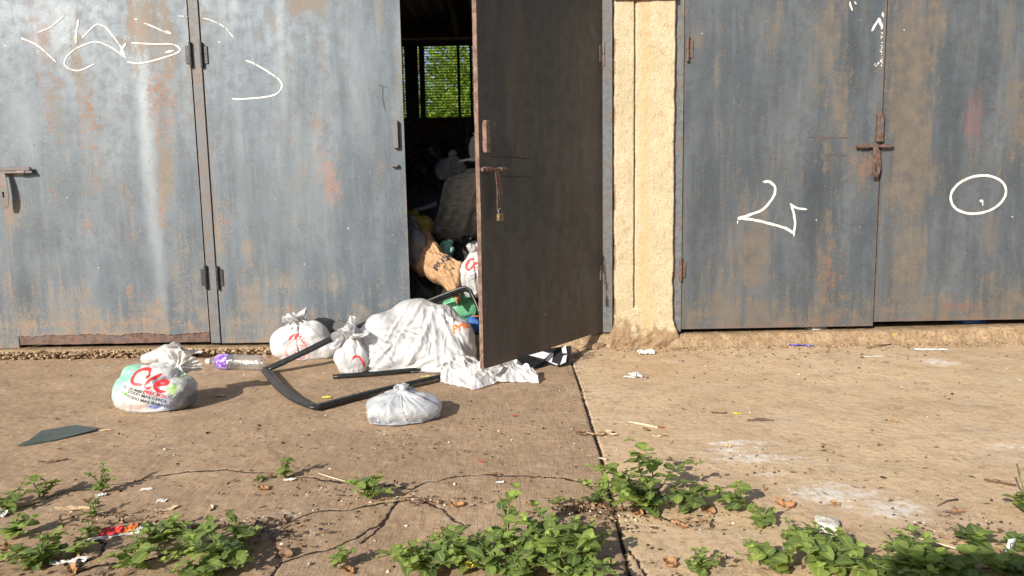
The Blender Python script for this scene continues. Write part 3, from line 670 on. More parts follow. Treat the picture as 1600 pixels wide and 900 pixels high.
Lc = V[:, :1].copy(); Lc[..., 1] = WALL + .16; Rc = V[:, -1:].copy(); Rc[..., 1] = WALL + .16
Lm = V[:, :1].copy(); Lm[..., 1] = WALL + .01; Rm = V[:, -1:].copy(); Rm[..., 1] = WALL + .01
V = np.concatenate([Lc, Lm, V, Rm, Rc], 1)
pad = lambda a: np.concatenate([a[:, :1]] * 2 + [a] + [a[:, -1:]] * 2, 1).ravel()
och = up * np.exp(-((U - gx - .18) / .14) ** 2) * .9 + .6 * np.exp(-(((U - .55) / .12) ** 2 + ((Z - zg + .10) / .10) ** 2)) + .35 * (Z < .3) + .3 * np.exp(-((U - 1) / .06) ** 2)
drt = (1 - sstep(.03, .19, Z + .06 * fbm(U * 8, Z * 20, 2, 4))) * 1.0 + .75 * (1 - sstep(0, .05, edge)) * (fbm(Z * 5, U, 3, 3) > .2) + .5 * (1 - sstep(.1, .3, Z)) * (U < .3)
crk = groove * .8 + (1 - sstep(.0, .012, np.abs(Z - zg + .02 + .10 * (.42 - U) - .012 * fbm(U * 9, 1, 1, 2)))) * (U < .45) * .35
me = mesh_np('pillar', V.reshape(-1, 3), quads(len(zz), nx + 4), [M_STUCCO], {'ochre': pad(och), 'dirt': pad(drt), 'crack': pad(crk)})
o = link('pillar', me, bld, -BO); o['label'] = 'cream stucco pillar with a vertical groove and a crumbling foot'
b = MB(); zt = ZB(1005, 3)
b.box(PX0 - .004, PX1 + .004, WALL - .052, WALL + .15, zt, zt + .8, bev=.006); b.box(-3.3, 3.6, WALL + .01, WALL + .2, 2.52, 3.35)
bpart(b, 'lintel', simple('brown_concrete', (.20, .135, .09), .9, .35, 20, 0, .8, .006))
# threshold under the doors: two rough kerbs
def threshold(xa, xb, zt, seed, label):
    n = int((xb - xa) / .006); xs = np.linspace(xa, xb, n); ztn = zt(xs) if callable(zt) else np.full(n, zt)
    prof = [(-.085, -.01), (-.065, .12), (-.055, .35), (-.048, .6), (-.040, .82), (-.028, .95), (-.010, 1.0), (.02, 1.0), (.08, 1.0), (.2, .98)]
    V = []
    for i, (yo, k) in enumerate(prof):
        z = ztn * k; e = fbm(xs * 16 + seed, i * .7, seed, 4); e2 = fbm(xs * 55, i * 2.3, seed, 3); cr = fbm(xs * 3, i * .2, seed + 4, 2)
        am = .011 if i < 7 else .003
        V.append(np.stack([xs, WALL + yo + am * e + .006 * e2 * (i < 7) - .012 * cr * (i < 6), z + (.004 * e + .003 * e2) * (0 < i < 8)], 1))
    V = np.stack(V, 0); me = mesh_np('threshold', V.reshape(-1, 3), quads(len(prof), n), [M_SILL])
    o = link('threshold', me, bld, -BO); o['label'] = label; return o
threshold(-3.3, XL(640), lambda x: np.interp(x, [-3.2, XL(0), XL(340), XL(640)], [ZB(0, 546), ZB(0, 546), ZB(340, 541), ZB(640, 538)]), 2, 'stony crumbling kerb under the pale doors')
threshold(XL(640), XL(958), .075, 5, 'dark worn kerb of the open doorway')
threshold(XL(1046), 3.3, lambda x: np.interp(x, [XL(1060), XL(1360), XL(1600), 3.3], [ZB(1060, 522), ZB(1300, 516), ZB(1600, 508), ZB(1600, 508)]), 7, 'ochre concrete kerb under the blue-grey doors')

# interior shell
M_INNER = simple('dark_brick', (.045, .038, .032), .95, .4, 12, 0, .6, .01)  # inner walls share a very dark brick colour
M_INFLOOR = simple('dirty_floor', (.10, .08, .06), .95, .4, 8)
b = MB(); BY = 8.5
b.box(-4.6, 4.6, WALL + .05, BY + .2, -.05, .045); bpart(b, 'floor', M_INFLOOR)
for bx_ in ((-4.7, -4.55, WALL + .06, BY + .2, .05, 3.4), (4.55, 4.7, WALL + .06, BY + .2, .05, 3.4), (.66, .80, WALL + .17, BY - .01, .05, 3.05), (-4.6, -3.1, WALL + .06, WALL + .16, .05, 2.6), (3.3, 4.6, WALL + .06, WALL + .16, .05, 2.6)):
    bpart(MB().box(*bx_), 'side_wall', M_INNER)
def WB(px, py): return W(px, py, BY)
wx0, wx1 = WB(560, 100).x, WB(790, 100).x; wz0, wz1 = WB(700, 187).z, WB(700, 58).z
b = MB()
b.box(-4.6, 4.6, BY, BY + .14, .05, wz0); b.box(-4.6, wx0, BY, BY + .14, wz0 + .001, 3.0); b.box(wx1, 4.6, BY, BY + .14, wz0 + .001, 3.0)
b.box(wx0, wx1, BY, BY + .14, wz1, wz1 + .5)
bpart(b, 'back_wall', M_INNER)
M_BAR = simple('black_bar', (.010, .010, .010), .6, .3, 30)
b = MB()
for pa, pb in ((560, 572), (594, 603), (632, 652.5), (655, 663), (714.5, 718.5), (734, 738), (742, 790)):
    xa, xb = WB(pa, 120).x, WB(pb, 120).x; b.box(xa, xb, BY + .03, BY + .075, wz0, wz1 - .02)
b.box(wx0, wx1, BY + .025, BY + .08, wz0, wz0 + .03); b.box(wx0, wx1, BY + .025, BY + .08, WB(700, 70).z, WB(700, 61.5).z)
win = bpart(b, 'window', M_BAR); win['label'] = 'barred rear window opening onto sunlit trees'
# expanded metal: a zigzag lattice of twisted strands
b = MB(); px_, pz = .048, .030; cols = int((wx1 - wx0) / px_) + 1; rows = int((wz1 - wz0) / pz) + 1
V = []; F = []
for r_ in range(rows):
    for s_ in (0,):
        zc_ = wz0 + r_ * pz
        for k in range(cols * 2 + 1):
            x = wx0 + k * px_ / 2; z = zc_ + (pz / 2 if (k % 2) else -pz / 2) * (1 if r_ % 2 == 0 else 1)
            z = zc_ + (pz * .5 * (k % 2))
            V += [(x, BY + .026, z - .0026), (x, BY + .020, z + .0026)]
        n0 = r_ * (cols * 2 + 1) * 2
        F += [(n0 + 2 * k, n0 + 2 * k + 2, n0 + 2 * k + 3, n0 + 2 * k + 1) for k in range(cols * 2)]
n0 = len(V)
for r_ in range(rows):
    for k in range(cols * 2 + 1):
        x = wx0 + k * px_ / 2; z = wz0 + r_ * pz + pz * .5 * ((k + 1) % 2) - 0 * pz
        V += [(x, BY + .029, z - .0026), (x, BY + .0235, z + .0026)]
    q = n0 + r_ * (cols * 2 + 1) * 2
    F += [(q + 2 * k, q + 2 * k + 2, q + 2 * k + 3, q + 2 * k + 1) for k in range(cols * 2)]
b.add(V, F); o = b.build('grille', M_BAR, win)
# roof: corrugated sheet on timber rafters
ys = np.linspace(WALL + .1, BY + .6, 40); xs = np.arange(-4.8, 4.8, .019)
X, Y = np.meshgrid(xs, ys); Z = 3.30 - (Y - WALL) * .118 + .016 * np.cos(X * 2 * np.pi / .15)
o = link('roof', mesh_np('roof', np.stack([X, Y, Z], -1).reshape(-1, 3), quads(len(ys), len(xs)), [simple('old_roof_sheet', (.10, .085, .07), .6, .4, 14)]), bld, -BO)
sol = o.modifiers.new('s', 'SOLIDIFY'); sol.thickness = .004
for px in (560, 705, 850):
    c = W(px, 20, 7.6); b = MB(); zf = 3.26 - (WALL + .2 - WALL) * .118
    b.box(c.x - .03, c.x + .03, WALL + .22, BY + .02, -.11, 0, bev=.004)
    for v in b.V: v[:, 2] += 3.26 - (v[:, 1] - WALL) * .118
    bpart(b, 'rafter', simple('old_timber', (.13, .095, .065), .9, .4, 15))
# ------------------------------------------------------------------ trees behind the building
def quad_leaves(n, centers, radii, size, rs, tintv=(0, 1)):
    ci = rs.randint(0, len(centers), n); d = rs.normal(size=(n, 3)); d /= np.linalg.norm(d, axis=1)[:, None]
    rad = rs.uniform(.45, 1.08, n) ** .6
    P = np.array(centers)[ci] + d * rad[:, None] * np.array(radii)[ci][:, None] * np.array([1, 1, .85])
    a = rs.normal(size=(n, 3)); a /= np.linalg.norm(a, axis=1)[:, None]; nr = d * .6 + rs.normal(size=(n, 3)) * .5; b_ = np.cross(a, nr); b_ /= np.linalg.norm(b_, axis=1)[:, None]
    s = size * rs.uniform(.6, 1.4, n)[:, None]
    V = np.stack([P - a * s, P + b_ * s * .45, P + a * s, P - b_ * s * .45], 1).reshape(-1, 3)
    F = np.arange(4 * n).reshape(n, 4); t = np.repeat(rs.uniform(*tintv, n), 4)
    return V, F, t
def tree(x, y, h, r, seed, label, n=11000):
    t = thing('tree', label, 'tree', (x, y, 0), 'trees behind the garage'); rs = np.random.RandomState(seed)
    b = MB(); b.tube([(0, 0, -.1), (.05, 0, h * .25), (-.05, .05, h * .5), (0, 0, h * .8)], [.14, .11, .08, .03], 10)
    cs = []; rd = []
    for k in range(16):
        an = rs.uniform(0, 6.28); rr_ = r * rs.uniform(.25, .8); zz_ = h * rs.uniform(.30, .95); cs.append((math.cos(an) * rr_, math.sin(an) * rr_, zz_)); rd.append(r * rs.uniform(.28, .45))
        b.tube([(0, 0, h * rs.uniform(.2, .5)), (cs[-1][0] * .5, cs[-1][1] * .5, zz_ * .8), cs[-1]], [.04, .025, .01], 6)
    b.build('trunk', M_BARK, t, True)
    V, F, tt = quad_leaves(n, cs, rd, .055, rs); link('crown', mesh_np('crown', V, F, [M_TREELEAF], {'tint': tt, 'vein': tt * 0}, smooth=False), t)
tree(-1.9, 13.6, 4.6, 1.6, 1, 'bushy sunlit tree filling most of the rear window behind the grille')
tree(-.35, 16.5, 4.9, 1.7, 2, 'bushy tree further off, behind the last pane of the rear window')
tree(-4.2, 15.5, 5.2, 1.9, 3, 'bushy tree seen through the sliver of window beside the pale door')

# ------------------------------------------------------------------ cloth and film engine (constraint relaxation)
def relax_edges(P, sl1, sl2, L, k, w=None):
    d = P[sl2] - P[sl1]; ln = np.sqrt((d * d).sum(-1)) + 1e-9; c = (k * .5 * (ln - L) / ln)[..., None] * d
    P[sl1] += c; P[sl2] -= c
def bag_mesh(base, neck, contents, C_=.62, rows=58, nth=80, neck_row=.72, tail_dir=(0, .3, 1), tail_r=.06, seed=0, length=None, steps=90, grav=.9, suck=.6, rn=.010, ground=.004, zigzag=.3, flat=None, wallY=None, crease=1., ymin=None, ringdirs=None, pleat=1.):
    """film tube sealed at the bottom, filled with 'contents' (ellipsoids), gathered at 'neck'"""
    rs = np.random.RandomState(seed); base = np.array(base, float); neck = np.array(neck, float)
    Lb = np.linalg.norm(neck - base); R0 = C_ / 6.2832
    length = length or (Lb * 1.25 + R0 + .12)
    s = np.linspace(.004, length, rows); ds = s[1] - s[0]; nr = int(rows * neck_row); th = np.arange(nth) / nth * 2 * np.pi
    cen = np.mean([c[0] for c in contents], 0) if contents else (base + neck) / 2
    rad_rest = np.minimum(s, R0 * (1 - .0 * s)); Lc = 2 * np.pi * rad_rest / nth
    # initial shape
    P = np.zeros((rows, nth, 3)); td = np.array(tail_dir, float); td /= np.linalg.norm(td)
    cr = max(max(c[1][:2]) for c in contents) * 1.15 if contents else R0
    for i in range(rows):
        if i <= nr:
            t = i / nr; bell = math.sin(math.pi * min(1, t * .97 + .03)) ** .55
            c = base * (1 - t) + neck * t if t > .5 else base * (1 - t) + neck * t
            c = c * 1.0; mixc = math.sin(math.pi * t); c = c * (1 - .8 * mixc) + cen * .8 * mixc; c[2] = (base * (1 - t ** 1.2) + neck * t ** 1.2)[2]
            r = cr * bell * (1 - .92 * t ** 3) + rn
        else:
            t = (i - nr) / (rows - 1 - nr); c = neck + td * (s[i] - s[nr]) * .9; r = rn + tail_r * t ** .6
        ph = fbm(th * 2.5, i * .05, seed, 3) * zigzag
        if ringdirs is None: P[i, :, 0] = c[0] + np.cos(th) * r * (1 + ph); P[i, :, 1] = c[1] + np.sin(th) * r * (1 + ph); P[i, :, 2] = c[2] + rs.normal(size=nth) * .002
        else:
            if i <= nr: c[2] = max(c[2], cen[2] * math.sin(math.pi * min(1, i / nr)) + c[2] * .3)
            P[i] = c + (np.cos(th) * r * (1 + ph))[:, None] * np.array(ringdirs[0]) + (np.sin(th) * r * (1 + ph))[:, None] * np.array(ringdirs[1])
    P += rs.normal(size=P.shape) * .0015
    Q = P.copy(); A = slice(None)
    col = lambda a, b: np.s_[:, a:b]
    LcA = Lc[:, None]; 
    for st in range(steps):
        Vv = (P - Q) * .90; Q = P.copy(); P = P + Vv; P[:nr, :, 2] -= grav * .0012; P[nr + 2:] += td * .0003 + ((P[nr + 2:] - P[nr + 2:].mean(1, keepdims=True)) * .010)
        din = P[:nr] - cen; P[:nr] -= din * suck * .004
        Vn = rs.normal(size=(rows // 3 + 1, nth // 3 + 1, 3)) * .0006 * (1 - st / steps); P += np.repeat(np.repeat(Vn, 3, 0), 3, 1)[:rows, :nth]
        for it in range(5):
            for o_ in (0, 1):                                   # around
                a = P[:, o_::2]; b_ = np.roll(P, -1, 1)[:, o_::2]; d = b_ - a; ln = np.sqrt((d * d).sum(-1)) + 1e-9
                stiff = np.where(ln > LcA, 1., .55); cc = (stiff * .5 * (ln - LcA) / ln)[..., None] * d
                P[:, o_::2] += cc; idx = (np.arange(o_, nth, 2) + 1) % nth; P[:, idx] -= cc
            for o_ in (0, 1):                                   # along
                a = P[o_:-1:2]; b_ = P[o_ + 1::2][:len(a)]; a = a[:len(b_)]; d = b_ - a; ln = np.sqrt((d * d).sum(-1)) + 1e-9
                stiff = np.where(ln > ds, 1., .5); cc = (stiff * .5 * (ln - ds) / ln)[..., None] * d
                m = len(b_); P[o_:o_ + 2 * m:2][:m] += cc; P[o_ + 1:o_ + 1 + 2 * m:2][:m] -= cc
            # shear + bend (averaged)
            d = np.roll(P, -1, 1)[1:] - P[:-1]; ln = np.sqrt((d * d).sum(-1)) + 1e-9; Ld = np.sqrt(ds * ds + Lc[1:] ** 2)[:, None]
            cc = (np.where(ln > Ld, .25, .06) * (ln - Ld) / ln)[..., None] * d; P[:-1] += cc; P[1:] -= np.roll(cc, 1, 1)
            d = np.roll(P, -2, 1) - P; ln = np.sqrt((d * d).sum(-1)) + 1e-9; cc = (.05 * np.minimum(0, ln - 1.7 * LcA) / ln)[..., None] * d; P += cc; P -= np.roll(cc, 2, 1)
            d = P[2:] - P[:-2]; ln = np.sqrt((d * d).sum(-1)) + 1e-9; cc = (.05 * np.minimum(0, ln - 1.7 * ds) / ln)[..., None] * d; P[:-2] += cc; P[2:] -= cc
            # neck
            if rn < .5:
                for i, k in ((nr - 1, 1.5), (nr, 1.), (nr + 1, 1.4)):
                    c = neck + td * (i - nr) * ds * .7; d = P[i] - c; rr_ = np.sqrt((d * d).sum(-1)) + 1e-9; f = np.minimum(1, rn * k / rr_); P[i] = c + d * f[:, None]
            for (cc_, er, pw) in [(c[0], c[1], c[2] if len(c) > 2 else 2) for c in contents]:
                cc_ = np.array(cc_); er = np.array(er)
                d = (P[:nr] - cc_) / er; q = (np.abs(d) ** pw).sum(-1) ** (1 / pw); ins = q < 1
                if ins.any(): f = np.where(ins, 1 / np.maximum(q, .15), 1.)[..., None]; P[:nr] = cc_ + (P[:nr] - cc_) * (1 + (f - 1) * .7)
            P[..., 2] = np.maximum(P[..., 2], ground)
            if ymin is not None: P[..., 1] = np.maximum(P[..., 1], ymin)
            if wallY is not None: P[..., 1] = np.minimum(P[..., 1], wallY)
        low = P[..., 2] < ground + .002; Q[low] = P[low]
    P[1:-1] = P[1:-1] * .8 + .1 * (P[:-2] + P[2:]); P = P * .84 + .08 * (np.roll(P, 1, 1) + np.roll(P, -1, 1))
    nm = np.cross(np.roll(P, -1, 1) - np.roll(P, 1, 1), np.gradient(P, axis=0)); nm /= np.linalg.norm(nm, axis=2)[..., None] + 1e-9
    if ((P - cen) * nm).sum() < 0: nm = -nm
    t = np.arange(rows)[:, None] / nr; TH_ = np.broadcast_to(th[None, :], (rows, nth)); S_ = np.broadcast_to(s[:, None], (rows, nth))
    # creases: pleats fanning from the neck, and sharp diagonal folds
    rr0 = nth * .16
    wx = .35 * fbm(P[..., 0] * 7, P[..., 1] * 7, P[..., 2] * 7 + seed, 2)
    pl = 1 - 2 * np.abs(pn(np.cos(TH_ + wx * .6) * 3.4 + seed, np.sin(TH_ + wx * .6) * 3.4, S_ * 2.2)); pl = np.clip(pl, 0, 1) ** 2
    pf = 1 - 2.2 * np.abs(pn(np.cos(TH_ + wx * .3) * 8 + seed, np.sin(TH_ + wx * .3) * 8, S_ * 4)); pf = np.clip(pf, 0, 1) ** 2
    q = P + .03 * np.stack([fbm(P[..., 0] * 9, P[..., 1] * 9, P[..., 2] * 9 + k * 7, 2) for k in range(3)], -1)
    d1 = np.clip(1 - 3 * np.abs(pn(q[..., 0] * 9 + q[..., 2] * 8, q[..., 1] * 3 + seed, q[..., 2] * 2.5 - q[..., 0] * 3)), 0, 1) ** 1.6
    d2 = np.clip(1 - 3 * np.abs(pn(q[..., 0] * 17 - q[..., 2] * 12, q[..., 1] * 12 + seed, q[..., 2] * 12 + q[..., 0] * 9)), 0, 1) ** 1.6
    fan = np.clip(t, 0, 1) ** 2
    am = crease * np.clip((P[..., 2] - ground) / .03, .15, 1)
    rf = np.random.RandomState(seed + 500); fold = np.zeros_like(TH_); Rr = C_ / 6.2832; row_r = np.sqrt(((P - P.mean(1, keepdims=True)) ** 2).sum(-1)).mean(1)[:, None]
    for k in range(int(30 * pleat)):
        t0 = rf.uniform(0, 6.283); dr = rf.normal() * .35; end = rf.uniform(.15, .8); w_ = rf.uniform(.010, .024) * (1 + 1.2 * np.clip(1 - t, 0, 1)); A = rf.uniform(.003, .009) * pleat ** .3
        dth = (TH_ - t0 - dr * (1 - t) - .12 * np.sin(t * 9 + k) + np.pi) % (2 * np.pi) - np.pi; d = np.abs(dth) * np.maximum(row_r, .012)
        prof = np.clip(1 - d / w_, 0, 1) ** 1.25 - .35 * np.exp(-((d - 1.5 * w_) / (.6 * w_)) ** 2); tp = np.clip((t - end) / .25, 0, 1) * np.clip((1.25 - t) / .15, 0, 1); fold += A * prof * tp
    fold = np.clip(fold, -.008, .016)
    P = P + nm * (crease * np.clip((P[..., 2] - ground) / .03, .15, 1) * fold)[..., None]
    P = P + nm * (am * (.003 * pleat * pl * (.2 * pleat + fan) + .0045 * pleat * pf * (.15 * pleat + fan) + .003 * d1 + .0018 * d2 - .002))[..., None]
    P[..., 2] = np.maximum(P[..., 2], ground * .6)
    if ymin is not None: P[..., 1] = np.maximum(P[..., 1], ymin)
    return P
def lumps(c, r, n, seed, size=.5, flat=1.):
    """irregular contents of a bag: a dome of odd boxes and balls"""
    rs = np.random.RandomState(seed); out = []
    for k in range(n):
        a = rs.uniform(0, 6.28); q = rs.uniform(0, 1) ** .5 * (1 - size * .75); s_ = size * rs.uniform(.7, 1.15)
        z = c[2] + r[2] * rs.uniform(-.3, 1 - size) * (1 - .75 * q)
        out.append(((c[0] + math.cos(a) * r[0] * q, c[1] + math.sin(a) * r[1] * q, z), (r[0] * s_ * rs.uniform(.7, 1.1), r[1] * s_ * rs.uniform(.7, 1.1), r[2] * s_ * rs.uniform(.7, 1.1)), rs.choice([2, 2.6, 4])))
    return out
def sheet_relax(P, Lx, Ly, contents, steps=60, seed=0, grav=1., ground=.004, pins=None, squeeze=None, subdue=.9):
    rs = np.random.RandomState(seed); Q = P.copy(); m, n = P.shape[:2]
    pin = None if pins is None else (pins, P[pins].copy())
    for st in range(steps):
        Vv = (P - Q) * subdue; Q = P.copy(); P = P + Vv; P[..., 2] -= grav * .0012
        for it in range(6):
            for ax, L in ((0, Ly), (1, Lx)):
                for o_ in (0, 1):
                    PP = P if ax == 0 else P.transpose(1, 0, 2)
                    a = PP[o_:-1:2]; b_ = PP[o_ + 1::2]; k = min(len(a), len(b_)); d = b_[:k] - a[:k]; ln = np.sqrt((d * d).sum(-1)) + 1e-9
                    cc = (np.where(ln > L, 1., .5) * .5 * (ln - L) / ln)[..., None] * d; PP[o_:o_ + 2 * k:2][:k] += cc; PP[o_ + 1:o_ + 1 + 2 * k:2][:k] -= cc
            Ld = math.hypot(Lx, Ly); d = P[1:, 1:] - P[:-1, :-1]; ln = np.sqrt((d * d).sum(-1)) + 1e-9; cc = (.2 * (ln - Ld) / ln)[..., None] * d; P[:-1, :-1] += cc; P[1:, 1:] -= cc
            for a, b_, L in ((P[:, :-2], P[:, 2:], Lx), (P[:-2], P[2:], Ly)):
                d = b_ - a; ln = np.sqrt((d * d).sum(-1)) + 1e-9; cc = (.06 * np.minimum(0, ln - 1.75 * L) / ln)[..., None] * d; a += cc; b_ -= cc
            for c in contents:
                cc_ = np.array(c[0]); er = np.array(c[1]); pw = c[2] if len(c) > 2 else 2
                d = (P - cc_) / er; q = (np.abs(d) ** pw).sum(-1) ** (1 / pw); f = np.where(q < 1, 1 / np.maximum(q, .15), 1.)[..., None]; P[:] = cc_ + (P - cc_) * (1 + (f - 1) * .8)
            P[..., 2] = np.maximum(P[..., 2], ground)
            if pin is not None: P[pin[0]] = pin[1]
        if squeeze is not None and st < steps * .6: P[:] = squeeze(P, st)
        low = P[..., 2] < ground + .002; Q[low] = P[low]
    return P
def film_object(name, P, mats, closed, parent, origin, tintf=None, thick=0, sub=1, crumple=1.):
    m, n = P.shape[:2]; V = P.reshape(-1, 3); F = quads(m, n, closed)
    at = {}
    me = mesh_np(name, V - np.array(origin), F, mats, at)
    o = link(name, me, parent)
    if sub:
        s = o.modifiers.new('s', 'SUBSURF'); s.levels = s.render_levels = sub
        dg = bpy.context.evaluated_depsgraph_get(); dg.update(); me2 = bpy.data.meshes.new_from_object(o.evaluated_get(dg)); o.modifiers.clear(); o.data = me2; me2.name = name
        bpy.data.meshes.remove(me)
    me2 = o.data
    if crumple > 0:
        nV = len(me2.vertices); co = np.zeros(nV * 3, np.float32); me2.vertices.foreach_get('co', co); co = co.reshape(-1, 3).astype(float); no = np.zeros(nV * 3, np.float32); me2.vertices.foreach_get('normal', no); no = no.reshape(-1, 3)
        rs = np.random.RandomState(abs(hash(round(float(origin[0]), 3))) % 9999); x, y, z = co.T; h = np.zeros(nV)
        wv = np.stack([fbm(x * 5 + k * 5, y * 5 - k * 3, z * 5, 2) for k in range(3)], -1) * .022
        q = co + wv; tri = lambda t: 1 - np.abs((t % 1) * 2 - 1)
        for k in range(16):
            lam = .16 if k < 5 else (.075 if k < 10 else .032); d = rs.normal(size=3); d /= np.linalg.norm(d); ph = rs.rand()
            g = pn(x * 7 + k * 3.1, y * 7 - k * 2.3, z * 7 + k); mask = sstep(-.1, .4, g)
            h += tri(q @ d / lam + ph) ** 1.0 * (.0050 if k < 5 else (.0030 if k < 10 else .0016)) * mask
        zz = co[:, 2] + origin[2]; co += no * ((h - h.mean()) * crumple * np.clip((zz - .002) / .03, .05, 1))[:, None]
        co[:, 2] = np.maximum(co[:, 2], .002 - origin[2]); me2.vertices.foreach_set('co', co.astype(np.float32).ravel()); me2.update()
    if tintf is not None:
        nV = len(me2.vertices); co = np.zeros(nV * 3, np.float32); me2.vertices.foreach_get('co', co); co = co.reshape(-1, 3) + np.array(origin)
        col = tintf(co); at_ = me2.attributes.new('tint', 'FLOAT_COLOR', 'POINT'); at_.data.foreach_set('color', np.concatenate([col, np.ones((nV, 1))], 1).astype(np.float32).ravel())
    me2.polygons.foreach_set('use_smooth', np.full(len(me2.polygons), True)); me2.update()
    return o
def fold_lines(o, lines):
    """sharp soft-topped ridges pressed into the film; lines are (points in world x,z; height; half width)"""
    me = o.data; nV = len(me.vertices); co = np.zeros(nV * 3, np.float32); me.vertices.foreach_get('co', co); co = co.reshape(-1, 3).astype(float); no = np.zeros(nV * 3, np.float32); me.vertices.foreach_get('normal', no); no = no.reshape(-1, 3)
    if ((co - co.mean(0)) * no).sum() < 0: no = -no
    x = co[:, 0] + o.location.x; z = co[:, 2] + o.location.z; wx = x + .006 * fbm(x * 14, z * 14, 2, 2); wz = z + .006 * fbm(x * 14, z * 14, 7, 2); h = np.zeros(nV); front = sstep(.1, -.3, no[:, 1])
    for pts, A, w_ in lines:
        Q = resample(pts, .02); best = np.full(nV, 9.); bt = np.zeros(nV); n = len(Q)
        for i in range(n - 1):
            ax, ay = Q[i]; dx, dy = Q[i + 1] - Q[i]; L = dx * dx + dy * dy + 1e-12; t = np.clip(((wx - ax) * dx + (wz - ay) * dy) / L, 0, 1); d = np.hypot(wx - ax - t * dx, wz - ay - t * dy); m = d < best; best[m] = d[m]; bt[m] = ((i + t) / (n - 1))[m]
        tp = np.clip(np.minimum(bt, 1 - bt) * 5, 0, 1); h += A * tp * (np.clip(1 - best / w_, 0, 1) ** 1.2 - .45 * np.exp(-((best - 1.5 * w_) / (.6 * w_)) ** 2))
    co += no * (np.clip(h, -.012, .024) * front * np.clip(z / .03, .1, 1))[:, None]; me.vertices.foreach_set('co', co.astype(np.float32).ravel()); me.update()
def ell(c, r, p=2): return (tuple(c), tuple(r), p)

# printed marks: flat outlines laid on to the film from the front and joined to its mesh
def text_polys(s, size, bold=.0, shear=0):
    cu = bpy.data.curves.new('t', 'FONT'); cu.body = s; cu.size = size; cu.align_x = 'CENTER'; cu.align_y = 'CENTER'; cu.offset = bold; cu.shear = shear; cu.resolution_u = 3
    o = bpy.data.objects.new('t', cu); C.objects.link(o); bpy.context.view_layer.update()
    dg = bpy.context.evaluated_depsgraph_get(); me = bpy.data.meshes.new_from_object(o.evaluated_get(dg)); bm = bmesh.new(); bm.from_mesh(me)
    bpy.data.objects.remove(o); bpy.data.curves.remove(cu); bpy.data.meshes.remove(me); return bm
def dice(bm, step):
    for ax in (0, 1):
        cs = [v.co[ax] for v in bm.verts]
        if not cs: return
        k = math.floor(min(cs) / step) * step + step
        while k < max(cs):
            no = Vector((1, 0, 0)) if ax == 0 else Vector((0, 1, 0))
            bmesh.ops.bisect_plane(bm, geom=list(bm.verts) + list(bm.edges) + list(bm.faces), plane_co=no * k, plane_no=no); k += step
def stroke_bm(strokes):
    b = MB()
    for i, (pts, wd) in enumerate(strokes): ribbon(b, pts, wd, lambda x, y: (x, y, 0), step=.004, taper=True, seed=i * 2.1)
    bm = bmesh.new(); V = np.concatenate(b.V); vs_ = [bm.verts.new(v) for v in V]
    for f in b.F:
        try: bm.faces.new([vs_[i] for i in f])
        except ValueError: pass
    return bm
class Printer:
    def __init__(s, o):
        s.o = o; s.me = o.data; bpy.context.view_layer.update()
        s.M = o.matrix_world.copy(); s.Mi = s.M.inverted(); s.tree = BVHTree.FromPolygons([s.M @ v.co for v in s.me.vertices], [p.vertices[:] for p in s.me.polygons]); s.items = []
    def put(s, bm, center, right, up, d, mat, step=.006, off=.0012):
        dice(bm, step); center, right, up, d = Vector(center), Vector(right).normalized(), Vector(up).normalized(), Vector(d).normalized()
        bm.verts.ensure_lookup_table(); bm.verts.index_update(); co = []; ok = []
        for v in bm.verts:
            p = center + right * v.co.x + up * v.co.y - d * .5; h, nrm, ix, ds = s.tree.ray_cast(p, d, 1.2)
            if h is None: co.append(None); continue
            if nrm.dot(d) > 0: nrm = -nrm
            co.append(s.Mi @ (h + nrm * off)); 
        F = []
        for f in bm.faces:
            ids = [v.index for v in f.verts]
            if any(co[i] is None for i in ids): continue
            q = [co[i] for i in ids]; 
            if max((q[i] - q[i - 1]).length for i in range(len(q))) > step * 4: continue
            F.append(ids)
        s.items.append((co, F, mat)); bm.free(); return s
    def done(s):
        o = s.o; me = s.me; bm = bmesh.new(); bm.from_mesh(me)
        for co, F, mat in s.items:
            if mat.name not in [m.name for m in me.materials]: me.materials.append(mat)
            mi = [m.name for m in me.materials].index(mat.name); vm = {}
            for ids in F:
                for i in ids:
                    if i not in vm: vm[i] = bm.verts.new(co[i])
                try: f = bm.faces.new([vm[i] for i in ids]); f.material_index = mi; f.smooth = True
                except ValueError: pass
        bm.to_mesh(me); bm.free(); me.update()

def make_bag(name, label, cat, base, neck, contents, mat, group=None, tint=None, sub=1, crumple=1., **kw):
    P = bag_mesh(base, neck, contents, **kw); org = (base[0], base[1], 0 if base[2] < .1 else base[2])
    o = film_object(name, P, [mat], True, None, org, tint, sub=sub, crumple=crumple); o.location = org
    return tag(o, label, cat, group)
# ------------------------------------------------------------------ rubbish outside, in front of the doors
def tintmap(basec, blobs, ns=18, soft=.35):
    def f(co):
        c = np.tile(np.array(basec, float), (len(co), 1)); n = fbm(co[:, 0] * ns, co[:, 1] * ns, co[:, 2] * ns, 3)
        for (p, r, colr, st) in blobs:
            d = np.sqrt((((co - np.array(p)) / np.array(r)) ** 2).sum(1)) + soft * n; k = (st * (1 - sstep(.75, 1.15, d)))[:, None]; c = c * (1 - k) + np.array(colr) * k
        return np.clip(c, 0, 1)
    return f

